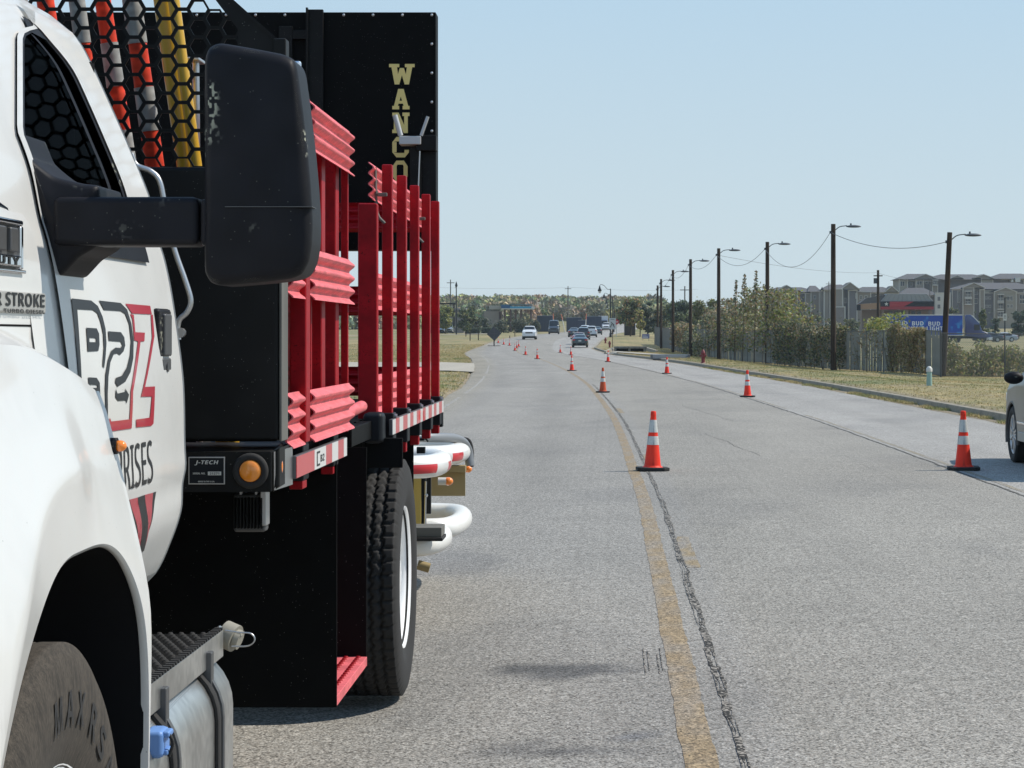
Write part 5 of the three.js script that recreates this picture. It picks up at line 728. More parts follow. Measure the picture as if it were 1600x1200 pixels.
// hydrants
const hydRed = std([.18, .018, .02], .5);
function hydrant(u, v, label) { const D = groundD(u, v), x = px(u, D), t = thing('fire_hydrant', label, 'fire hydrant', [x, ground(x, D) - .02, -D]); part('barrel', [new THREE.LatheGeometry([[.15, 0], [.15, .04], [.1, .05], [.1, .5], [.13, .51], [.13, .56], [.11, .58], [.1, .66], [.04, .72], [.03, .76], [0, .765]].map(p => new THREE.Vector2(...p)), 18)], hydRed, t); part('side_nozzle', [new THREE.CylinderGeometry(.055, .055, .36, 12).rotateZ(Math.PI / 2).translate(0, .42, 0)], hydRed, t); part('front_nozzle', [new THREE.CylinderGeometry(.07, .07, .2, 12).rotateX(Math.PI / 2).translate(0, .4, .12)], hydRed, t); }
hydrant(1098.6, 567, 'dark red fire hydrant on the kerb beside the grated inlet'); hydrant(952.5, 543, 'dark red fire hydrant next to the sign post by the kerb corner'); hydrant(946, 536.5, 'small dark red fire hydrant beyond the one beside the sign post');
{ const D = groundD(1452, 603), x = px(1452, D), t = thing('marker_post', 'short pale green utility marker post on the grass by the fence corner', 'marker post', [x, ground(x, D), -D]); part('post', new THREE.CylinderGeometry(.075, .085, .42, 14).translate(0, .21, 0), std([.28, .42, .36], .6), t); part('cap', new THREE.LatheGeometry([[.09, .42], [.09, .52], [.04, .58], [0, .585]].map(p => new THREE.Vector2(...p)), 14), M.offWhite, t); }
// drainage
{
  const D = 205, x = px(985, D), t = thing('culvert', 'concrete box culvert with pillars in the grass beside the kerb', 'culvert', [x, ground(x, D) - .1, -D]), wM = std([.36, .35, .33], .9, 0, { map: concreteMap }); part('headwall', [bx(-1.5, 1.5, .4, .6, 0, .5, .02)], wM, t); for (const a of [-1.4, -.1, 1.3]) part('pillar', bx(a - .1, a + .12, -.3, .4, .05, .45, .02), wM, t); part('opening', plainBox(-1.4, 1.4, -.3, .4, .46, .5), M.matte, t); part('wing_wall', [bar(new THREE.Vector3(-1.5, .35, -.2), new THREE.Vector3(-2.3, .05, 1.8), .2, .3), bar(new THREE.Vector3(1.5, .35, -.2), new THREE.Vector3(2.4, .1, 1.8), .2, .3)], concreteMat, t);
}
{ const D = 150, x = px(1047, D), t = thing('grated_inlet', 'grey inlet with horizontal bars in the grass next to the hydrant', 'drain inlet', [x, ground(x, D) - .05, -D]), gm = std([.42, .45, .47], .7); for (let k = 0; k < 4; k++) part('bar', bx(-1.15, 1.2, .03 + k * .075, .07 + k * .075, k * .22, k * .22 + .1, .01), gm, t); part('frame', [bx(-1.3, -1.15, 0, .3, -.05, .95, .02), bx(1.2, 1.35, 0, .3, -.05, .95, .02), plainBox(-1.15, 1.2, -.1, .28, .9, .95)], std([.16, .16, .16], .9), t); }

// ================================================================ FENCE AND PLANTS
const ORD = ['first', 'second', 'third', 'fourth', 'fifth', 'sixth', 'seventh', 'eighth', 'ninth'];
const leafMat = phys([1, 1, 1], .9, { vertexColors: true, transmission: .45, thickness: 0 }), barkMat = std([.11, .085, .06], .95, 0, { map: soilMap });
class Leaves {
  constructor() { this.p = []; this.c = []; }
  leaf(x, y, z, s, col, k = .35) {
    const a = R() * 6.283, b = Math.acos(rr(-1, 1)), ux = Math.sin(b) * Math.cos(a), uy = Math.cos(b), uz = Math.sin(b) * Math.sin(a); let vx = rr(-1, 1), vy = rr(-1, 1), vz = rr(-1, 1); const dt = vx * ux + vy * uy + vz * uz; vx -= dt * ux; vy -= dt * uy; vz -= dt * uz; const l = Math.hypot(vx, vy, vz) || 1, w = s * .55; vx *= w / l; vy *= w / l; vz *= w / l;
    const f = 1 + rr(-k, k), cc = [col[0] * f * (1 + rr(-.12, .12)), col[1] * f, col[2] * f * (1 + rr(-.15, .15))];
    const P = [[x - ux * s, y - uy * s, z - uz * s], [x + vx, y + vy, z + vz], [x + ux * s, y + uy * s, z + uz * s], [x - vx, y - vy, z - vz]];
    for (const i of [0, 1, 2, 0, 2, 3]) { this.p.push(...P[i]); this.c.push(...cc); }
  }
  clump(x, y, z, rx, ry, rz, n, s, cols, hollow = .45) { for (let i = 0; i < n; i++) { const a = R() * 6.283, b = Math.acos(rr(-1, 1)), q = Math.pow(R(), hollow) * (1 + .22 * (R() - .5)); this.leaf(x + rx * q * Math.sin(b) * Math.cos(a), y + ry * q * Math.cos(b), z + rz * q * Math.sin(b) * Math.sin(a), s * rr(.6, 1.35), cols[Math.floor(R() * cols.length)]); } }
  geo() { const g = new THREE.BufferGeometry(); g.setAttribute('position', new THREE.Float32BufferAttribute(this.p, 3)); g.setAttribute('color', new THREE.Float32BufferAttribute(this.c, 3)); g.computeVertexNormals(); return g; }
}
const C = Object.fromEntries(Object.entries({ mid: [.10, .125, .035], olive: [.165, .16, .06], lime: [.23, .235, .06], dark: [.04, .055, .028], deep: [.06, .078, .042], brown: [.18, .125, .065], straw: [.28, .215, .11], grey: [.145, .135, .09], rust: [.23, .14, .06], blueg: [.06, .085, .06] }).map(([k, v]) => [k, v.map(x => x * 1.5)]));
function tree(name, label, cat, u, vBase, vTop, D, wpx, cols, o = {}) {
  const x = px(u, D), y = vBase === null ? ground(x, D) : ground(x, D), h = py(vTop, D) - y, rw = wpx * D / F / 2, t = thing(name, label, cat, [x, y, -D], o.group), L = new Leaves(), s = o.size || .16, n = o.n || 3200, k = o.clumps || 22, low = o.low ?? .25;
  for (let i = 0; i < k; i++) { const a = R() * 6.283, q = Math.sqrt(R()) * .78, yy = rr(low + .1, .9), taper = o.conical ? lerp(1, .2, yy) : Math.sqrt(Math.max(.1, 1 - ((yy - .55) / .58) ** 2)), cr = rw * rr(.26, .5) * (o.conical ? lerp(1, .5, yy) : 1); L.clump(Math.cos(a) * q * rw * taper, yy * h, Math.sin(a) * q * rw * taper, cr, cr * rr(.6, 1), cr, Math.round(n / k), s, cols); }
  for (let i = 0; i < (o.stray || 40); i++) L.leaf(rr(-1, 1) * rw, h * rr(low, 1.03), rr(-1, 1) * rw, s, cols[0]);
  part('crown', L.geo(), leafMat, t);
  const tr = [rod(new THREE.Vector3(0, -.2, 0), new THREE.Vector3(rr(-.1, .1) * rw, h * .55, 0), Math.max(.05, h * .022), 8, h * .012)]; for (let i = 0; i < 5; i++) { const a = i * 1.3 + R(), b = rr(.25, .5) * h; tr.push(rod(new THREE.Vector3(0, b, 0), new THREE.Vector3(Math.cos(a) * rw * .55, b + h * rr(.15, .35), Math.sin(a) * rw * .55), h * .011, 6, h * .004)); } part('trunk', tr, barkMat, t); return t;
}
const fencePts = [[5.2, 270], [5.6, 240], [6.3, 206], [7.2, 178], [8.7, 155], [11.0, 136], [13.1, 121], [15.45, 105]];
const fenceAt = curve(fencePts.map(([x, d]) => [d, x]).sort((a, b) => a[0] - b[0]));
const FH = 2.15, galv = std([.30, .31, .31], .5, .6), slatMat = std([.30, .29, .26], .8, 0, { map: dustTex }), postMat = std([.12, .12, .115], .6, .5);
{
  const o = [fenceAt(140), 0, -140], f = thing('slatted_fence', 'long chain fence with grey privacy slats along the right verge', 'fence', o), G = (x, d) => new THREE.Vector3(x - o[0], ground(x, d), -d - o[2]); const slats = [], rails = [];
  let d = 105; const step = 2.8; let prev = null; while (d < 270) { const x = fenceAt(d), b = G(x, d); part('post', rod(b.clone().add(new THREE.Vector3(0, -.3, 0)), b.clone().add(new THREE.Vector3(0, FH + .03, 0)), .035, 8), postMat, f); if (prev) { const a = prev; rails.push(rod(a.clone().add(new THREE.Vector3(0, FH, 0)), b.clone().add(new THREE.Vector3(0, FH, 0)), .022, 6), rod(a.clone().add(new THREE.Vector3(0, .08, 0)), b.clone().add(new THREE.Vector3(0, .08, 0)), .012, 5)); const L = a.distanceTo(b), n = Math.round(L / .092); for (let i = 0; i < n; i++) { if (R() < .07) continue; const p = a.clone().lerp(b, (i + .5) / n), ang = Math.atan2(b.x - a.x, b.z - a.z), hh = FH - .06 - (R() < .1 ? rr(0, .5) : rr(0, .03)); slats.push(new THREE.BoxGeometry(.006, hh, .078).rotateY(ang).translate(p.x, p.y + .06 + hh / 2, p.z)); } } prev = b; d += step * clamp(140 / d, .8, 1.2) / Math.hypot(1, (fenceAt(d + 1) - fenceAt(d))) ; }
  part('rails', rails, postMat, f); const s = part('slats', slats, slatMat, f); s.userData.kind = 'stuff';
}
{
  const o = [15.45, ground(15.45, 105), -105], f = thing('chain_link_fence', 'open chain link fence panel running right from the leaning pole', 'fence', o), W = 12, wires = []; for (let i = 0; i <= 4; i++) { const x = i * 3, y = ground(o[0] + x, 105) - o[1]; part('post', rod(new THREE.Vector3(x, y - .3, 0), new THREE.Vector3(x, y + 2.1, 0), i ? .032 : .05, 8), postMat, f); }
  part('top_rail', rod(new THREE.Vector3(0, 2.05, 0), new THREE.Vector3(W, ground(o[0] + W, 105) - o[1] + 2.05, 0), .024, 6), postMat, f); part('bottom_rail', rod(new THREE.Vector3(0, .06, 0), new THREE.Vector3(W, ground(o[0] + W, 105) - o[1] + .06, 0), .016, 6), postMat, f);
  const yb = x => (ground(o[0] + clamp(x, 0, W), 105) - o[1]); for (let k = -21; k < W / .1; k++) for (const s of [1, -1]) { let x0 = k * .1, x1 = x0 + 2, y0 = s > 0 ? .05 : 2.05, y1 = s > 0 ? 2.05 : .05; if (x1 < 0 || x0 > W) continue; const tA = Math.max(0, -x0 / 2), tB = Math.min(1, (W - x0) / 2); wires.push(bar(new THREE.Vector3(lerp(x0, x1, tA), yb(x0) + lerp(y0, y1, tA), 0), new THREE.Vector3(lerp(x0, x1, tB), yb(x1) + lerp(y0, y1, tB), 0), .007, .007)); }
  const m = part('wire_mesh', wires, galv, f); m.userData.kind = 'stuff';
}
// plants growing on and behind the fence; d0..d1 along the fence, heights in metres
function hedge(name, label, cat, d0, d1, h0, h1, thick, n, size, cols, offx = 0, lumpy = .5, group) {
  const dm = (d0 + d1) / 2, xm = fenceAt(dm) + offx, t = thing(name, label, cat, [xm, ground(xm, dm), -dm], group), L = new Leaves();
  for (let i = 0; i < n; i++) { const d = lerp(d0, d1, R()), top = h1 * (1 - lumpy * .5 + lumpy * fbm(d * .55 + d0, 2.2)), x = fenceAt(d) + offx + thick * (R() + R() - 1) * (.5 + fbm(d * .8, 7)), y = ground(x, d) + lerp(h0, top, Math.pow(R(), .8)), dens = fbm(d * 1.1 + 4, y * 1.4 + 20, 3); if (dens < .40 + lumpy * .08 && R() < .85) continue; L.leaf(x - xm, y - t.position.y, -(d - dm), size * rr(.6, 1.3), cols[Math.floor(R() * cols.length)]); }
  part('foliage', L.geo(), leafMat, t); const st = []; for (let i = 0; i < 9; i++) { const d = lerp(d0, d1, (i + .5) / 9), x = fenceAt(d) + offx; st.push(rod(new THREE.Vector3(x - xm, ground(x, d) - t.position.y - .1, -(d - dm)), new THREE.Vector3(x - xm + rr(-.4, .4), ground(x, d) - t.position.y + h1 * .75, -(d - dm) + rr(-.5, .5)), thick < .3 ? .012 : .028, 5, .006)); } part('stems', st, barkMat, t); return t;
}
hedge('vine_hedge', 'dense dark green vine mound over the fence between tall pole and bushes', 'vines', 122.5, 141, .15, 2.65, .5, 16000, .085, [C.deep, C.brown, C.grey, C.dark, C.olive], -.1, .35);
hedge('vine_drape', 'brown dry vine curtain hanging on the fence beside the leaning pole', 'vines', 107.4, 111.6, .05, 2.3, .24, 8500, .065, [C.brown, C.straw, C.straw, C.olive], -.12, .12);
hedge('vine_drape', 'narrow olive vine curtain on the fence next to the dry brown one', 'vines', 112, 113.6, .1, 2.35, .22, 2400, .065, [C.brown, C.olive, C.grey], -.12, .3);
hedge('vine_strand', 'thin vine strands between the two dense growths on the fence', 'vines', 115, 121, .3, 2.1, .12, 800, .06, [C.grey, C.olive, C.brown], -.08, .6);
hedge('bright_shrub', 'bright yellow green shrub rising behind the fence before the blue lorry', 'shrub', 115.5, 121, 1.2, 2.9, .6, 2200, .1, [C.lime, C.olive, C.mid, C.lime], .9, .6);
hedge('tall_bush', 'tall mixed green bush in front of the fence beside the hydrant', 'bush', 141, 156, .7, 4.3, 1.0, 8000, .115, [C.olive, C.brown, C.olive, C.grey, C.mid], .1, .9);
hedge('tall_bush', 'olive tall bush nearest the dense vine mound', 'bush', 134, 143, .9, 3.9, .9, 4200, .115, [C.olive, C.mid, C.lime, C.brown], .3, .9);
hedge('tall_bush', 'greyish bush with purple brown twigs at the far end of the bushes', 'bush', 155, 172, .6, 3.9, .7, 5000, .12, [C.grey, C.olive, C.brown, C.deep], .0, .6);
hedge('vine_drape', 'rusty brown vines draped over the far slatted fence', 'vines', 186, 216, .5, 2.6, .35, 5000, .12, [C.brown, C.olive, C.rust, C.deep], -.1, .4);
hedge('low_bush', 'low dark bush at the foot of the far slatted fence', 'bush', 172, 186, .0, 1.8, .6, 3000, .12, [C.deep, C.olive, C.grey], -.6, .6);
for (const [u, D, h, w, l] of [[1178, 143, 5.9, .5, 'tall leafy stalk sticking out above the bushes near the pole'], [1160, 146, 5.7, .55, 'dark seed stalk above the tall bush, second from the pole'], [1147, 147, 5.3, .4, 'thin dark stalk rising from the tall bush furthest from the pole']]) { const x = px(u, D), t = thing('tall_stalk', l, 'plant', [x, ground(x, D), -D]), L = new Leaves(); for (let i = 0; i < 150; i++) { const q = rr(.55, 1); L.leaf(rr(-1, 1) * w * (1.1 - q) + (q - .5) * .3, q * h, rr(-.3, .3), .1, R() < .6 ? C.deep : C.brown); } part('foliage', L.geo(), leafMat, t); part('stem', rod(new THREE.Vector3(0, -.1, 0), new THREE.Vector3(.15, h, 0), .03, 5, .012), barkMat, t); }
// weeds behind the open chain link panel
for (let k = 0; k < 9; k++) { const D = rr(106.5, 112), x = px(1484 + k * 15 + rr(-5, 5), D), h = rr(.9, 1.75), t = thing('tall_weed', ORD[k] + ' tall green and tan weed behind the chain link panel counted from the leaning pole', 'weed', [x, ground(x, D), -D], 'weeds behind the chain link panel'), L = new Leaves(); for (let i = 0; i < 620; i++) { const q = Math.pow(R(), .8), w = .75 * (1 - q * .6); L.leaf(rr(-1, 1) * w, q * h * rr(.7, 1.05), rr(-.5, .5), .085, [C.olive, C.lime, C.straw, C.mid, C.grey][Math.floor(R() * 5)]); } part('foliage', L.geo(), leafMat, t); part('stem', [0, 1, 2].map(() => rod(new THREE.Vector3(0, -.1, 0), new THREE.Vector3(rr(-.5, .5), h * .9, rr(-.3, .3)), .015, 4, .006)), barkMat, t); }
// trees beyond the bend on the right
const TR = 'trees beyond the fence end';
tree('roadside_tree', 'young tree with turning leaves over the white canopy stall', 'tree', 985, null, 466, 345, 42, [C.mid, C.olive, C.rust, C.dark], { n: 3600, size: .22 });
tree('roadside_tree', 'pale yellow green slim tree right of the canopy stall', 'tree', 1000, null, 482, 340, 16, [C.lime, C.olive, C.straw], { n: 1600, size: .2 });
tree('dark_tree', 'dark evergreen tree between canopy stall and lamp pole row', 'tree', 1012, null, 466, 350, 30, [C.dark, C.blueg, C.deep], { n: 3400, size: .22, low: .05 });
tree('dark_tree', 'dark evergreen tree right behind the row of lamp poles', 'tree', 1062, null, 468, 330, 56, [C.dark, C.deep, C.blueg, C.mid], { n: 5200, size: .22, low: .03 });
tree('dark_tree', 'dark green tree behind the slatted fence end with olive edge', 'tree', 1033, null, 474, 345, 26, [C.deep, C.olive, C.dark], { n: 2600, size: .22, low: .05 });
tree('roadside_tree', 'broad grey green tree behind the tall bushes', 'tree', 1110, null, 466, 300, 64, [C.olive, C.grey, C.mid, C.deep], { n: 5000, size: .2, low: .03 });
tree('conifer', 'small pointed conifer before the apartment blocks beside the blue lorry', 'conifer', 1535, null, 481, 420, 26, [C.deep, C.mid, C.olive], { conical: true, n: 2400, size: .25, low: .02 });
tree('conifer', 'small round conifer before the apartment blocks near the lot lamp', 'conifer', 1556, null, 496, 430, 13, [C.blueg, C.deep], { n: 1200, size: .24, low: .02 });
tree('dark_tree', 'dark round tree at the right before the apartment blocks', 'tree', 1592, null, 483, 440, 30, [C.dark, C.deep, C.blueg], { n: 2400, size: .26, low: .05 });
for (const [u, v, D, w, l] of [[1225, 492, 330, 26, 'grey green shrub in the lot below the paired apartment windows'], [1255, 486, 350, 30, 'blue grey shrub in the lot below the recessed apartment wall'], [1275, 488, 345, 20, 'narrow grey green shrub left of the black lot lamp'], [1330, 496, 360, 26, 'low grey shrub in the lot right of the tall straight pole'], [1240, 497, 300, 34, 'wide low shrub just behind the vine mound'], [1305, 497, 330, 22, 'small shrub at the foot of the tall straight pole behind the fence'], [1490, 478, 470, 18, 'small tree crown showing above the blue lorry trailer'], [1205, 488, 300, 30, 'grey green shrub behind the pole rising from the bushes']]) tree('lot_shrub', l, 'shrub', u, null, v, D, w, [C.deep, C.grey, C.olive, C.blueg], { n: 1500, size: .2, low: 0, group: 'shrubs below the apartments' });
tree('leafy_tree', 'light green round tree left of the black post top lamp', 'tree', 696, null, 477, 425, 32, [C.mid, C.lime, C.olive], { n: 3600, size: .24, low: .12 });
tree('leafy_tree', 'dark green rounded tree right of the black post top lamp', 'tree', 729, null, 478, 420, 30, [C.deep, C.dark, C.olive, C.mid], { n: 3600, size: .24, low: .04 });
for (const [u, v, D, w, l] of [[760, 497, 450, 20, 'dark shrub in front of the filling station shop wall'], [783, 500, 455, 26, 'dark low shrub right behind the diamond sign'], [812, 499, 470, 30, 'widest dark shrub under the middle of the blue canopy'], [745, 494, 470, 16, 'narrow dark shrub between rounded tree and filling station shop'], [835, 500, 480, 20, 'dark shrub beside the site container at the canopy end'], [800, 493, 500, 22, 'taller dark shrub among the canopy columns']]) tree('garden_shrub', l, 'shrub', u, null, v, D, w, [C.dark, C.grey, C.deep], { n: 1300, size: .24, low: 0, group: 'shrubs before the filling station' });
for (const [u0, u1, D, l] of [[664, 700, 440, 'low clipped dark hedge behind the parked cars on the left'], [727, 750, 420, 'low clipped dark hedge under the dark green rounded tree'], [752, 777, 438, 'low clipped dark hedge before the filling station']]) { const x0 = px(u0, D), x1 = px(u1, D), xm = (x0 + x1) / 2, t = thing('clipped_hedge', l, 'hedge', [xm, ground(xm, D), -D]), L = new Leaves(); for (let i = 0; i < 1800; i++) L.leaf(rr(x0, x1) - xm, rr(0, 1.1), rr(-.7, .7), .16, [C.dark, C.deep, C.blueg][Math.floor(R() * 3)]); part('foliage', L.geo(), leafMat, t); part('stems', [0, 1, 2].map(i => rod(new THREE.Vector3(lerp(x0, x1, (i + .5) / 3) - xm, -.1, 0), new THREE.Vector3(lerp(x0, x1, (i + .5) / 3) - xm, .9, 0), .04, 5)), barkMat, t); }
// wire fence posts on the left grass
for (const [u, v0, v1, D, l] of [[734.5, 520, 532, 300, 'dark field post in the dry grass, second one from the diamond sign'], [747.5, 518, 531, 305, 'thin field post in the dry grass next to the diamond sign'], [728, 516, 523, 350, 'short dark post below the dark green rounded tree'], [796.5, 519, 523, 330, 'very short post at the end of the narrow footpath'], [804.5, 510, 520, 355, 'dark post on the grass strip left of the white pickup']]) { const x = px(u, D), t = thing('field_post', l, 'post', [x, ground(x, D), -D], 'posts in the left field'), h = (v1 - v0) * D / F; part('shaft', bx(-.06, .06, -.2, h, -.06, .06, .01), woodMat, t); part('cap', bx(-.075, .075, h, h + .04, -.075, .075, .01), woodMat, t); }
// far-off wood on the hillside: one mass
{
  const protos = [0, 1, 2].map(k => { const L = new Leaves(); for (let i = 0; i < 9; i++) { const a = R() * 6.28, q = R() * .6; L.clump(Math.cos(a) * q, rr(.35, .9), Math.sin(a) * q, rr(.35, .55), rr(.2, .35), rr(.35, .55), 34, .13, [[1, 1, 1]]); } L.clump(0, .25, 0, .6, .25, .6, 60, .14, [[.9, .9, .9]]); return L.geo(); });
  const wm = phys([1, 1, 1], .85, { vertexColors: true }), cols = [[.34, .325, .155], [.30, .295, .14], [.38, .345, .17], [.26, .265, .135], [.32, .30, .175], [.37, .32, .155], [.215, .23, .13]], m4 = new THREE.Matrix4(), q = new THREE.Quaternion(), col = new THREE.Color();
  protos.forEach((g, k) => { const spots = []; let guard = 0; while (spots.length < 2300 && guard++ < 20000) { const d = 560 + 420 * Math.pow(R(), .8), x = rr(-260, 300), u = CX + F * x / d; if (d < 700 && u > 830 && u < 945) continue; if (d < 620 && (u > 680 && u < 840)) continue; if (d < 800 && u > 1120) continue; if (x > yl(Math.min(d, 700)) - 8 && x < yl(Math.min(d, 700)) + 14 && d < 690) continue; spots.push([x, d]); } const im = new THREE.InstancedMesh(g, wm, spots.length); spots.forEach(([x, d], i) => { const patch = fbm(x * .02 + 40, d * .012 + k, 3), s = rr(3.2, 6.4); q.setFromAxisAngle(new THREE.Vector3(0, 1, 0), R() * 6.28); m4.compose(new THREE.Vector3(x, ground(x, d) - .8, -d), q, new THREE.Vector3(s * rr(.7, 1), s * rr(.8, 1.15), s * rr(.7, 1))); im.setMatrixAt(i, m4); const c = cols[Math.floor(clamp(patch * 1.5 - .25 + rr(-.2, .2), 0, .999) * cols.length)]; im.setColorAt(i, col.setRGB(c[0] * rr(.8, 1.2), c[1] * rr(.8, 1.2), c[2] * rr(.8, 1.2))); }); im.name = numbered('woodland'); im.castShadow = im.receiveShadow = true; im.userData = { kind: 'stuff', label: 'hazy olive woodland covering the far hillside', category: 'woodland', group: 'far woodland' }; scene.add(im); });
}
// grass on both verges
{
  const tuft = (() => { const p = [], c = []; for (let i = 0; i < 7; i++) { const a = R() * 6.28, l = rr(.6, 1), w = .07, dx = Math.cos(a) * rr(.2, .6), dz = Math.sin(a) * rr(.2, .6), ox = rr(-.3, .3), oz = rr(-.3, .3), k = rr(.75, 1.2); p.push(ox - w * Math.sin(a), 0, oz + w * Math.cos(a), ox + w * Math.sin(a), 0, oz - w * Math.cos(a), ox + dx, l, oz + dz); for (let q = 0; q < 3; q++) c.push(k, k, k); } const g = new THREE.BufferGeometry(); g.setAttribute('position', new THREE.Float32BufferAttribute(p, 3)); g.setAttribute('color', new THREE.Float32BufferAttribute(c, 3)); g.computeVertexNormals(); return g; })();
  const gm = phys([1, 1, 1], .8, { vertexColors: true }), m4 = new THREE.Matrix4(), q = new THREE.Quaternion(), col = new THREE.Color();
  const sow = (name, label, n, f) => { const spots = []; let g = 0; while (spots.length < n && g++ < n * 4) { const s = f(); if (s) spots.push(s); } const im = new THREE.InstancedMesh(tuft, gm, spots.length); spots.forEach(([x, d, s], i) => { const k = fbm(x * .35, d * .18, 4) * .7 + fbm(x * .06 + 2, d * .03 + 8, 3) * .3, t = smooth(.36, .62, k + rr(-.08, .08)), st = smooth(.45, .75, fbm(x * 1.6 + 9, d * .8, 3) + rr(-.15, .15)); q.setFromAxisAngle(new THREE.Vector3(0, 1, 0), R() * 6.28); m4.compose(new THREE.Vector3(x, ground(x, d) - .015, -d), q, new THREE.Vector3(s * 1.3, s, s * 1.3)); im.setMatrixAt(i, m4); const a = [lerp(lerp(.25, .48, t), .62, st * .7), lerp(lerp(.265, .385, t), .46, st * .7), lerp(lerp(.09, .175, t), .215, st * .7)], w = rr(.8, 1.2); im.setColorAt(i, col.setRGB(a[0] * w, a[1] * w, a[2] * w)); }); im.name = numbered(name); im.castShadow = im.receiveShadow = true; im.userData = { kind: 'stuff', label, category: 'grass' }; scene.add(im); };
  sow('verge_grass', 'patchy dry and green grass on the left verge', 36000, () => { const d = 42 + 230 * Math.pow(R(), 1.6), x = edgeL(d) - .12 - 22 * Math.pow(R(), 1.4); if (d > 99 && d < 133 && x > edgeL(d) - 26) return null; return [x, d, rr(.035, .07) * (1 + d / 300)]; });
  sow('verge_grass', 'dry mown grass on the right verge between kerb and fence', 52000, () => { const d = 30 + 200 * Math.pow(R(), 1.5), r = edgeR(d), x = r + .2 + (Math.max(3, fenceAt(clamp(d, 105, 270)) - r) + 6) * R(); return [x, d, rr(.03, .06) * (1 + d / 300)]; });
  sow('gutter_grass', 'dry grass growing along the foot of the kerb', 4500, () => { const d = 26 + 90 * Math.pow(R(), 1.3), k = fbm(d * .5, 6.6); if (k < .42) return null; return [edgeR(d) - .02 - .32 * Math.pow(R(), 1.6) * k * 1.6, d, rr(.04, .10)]; });
}

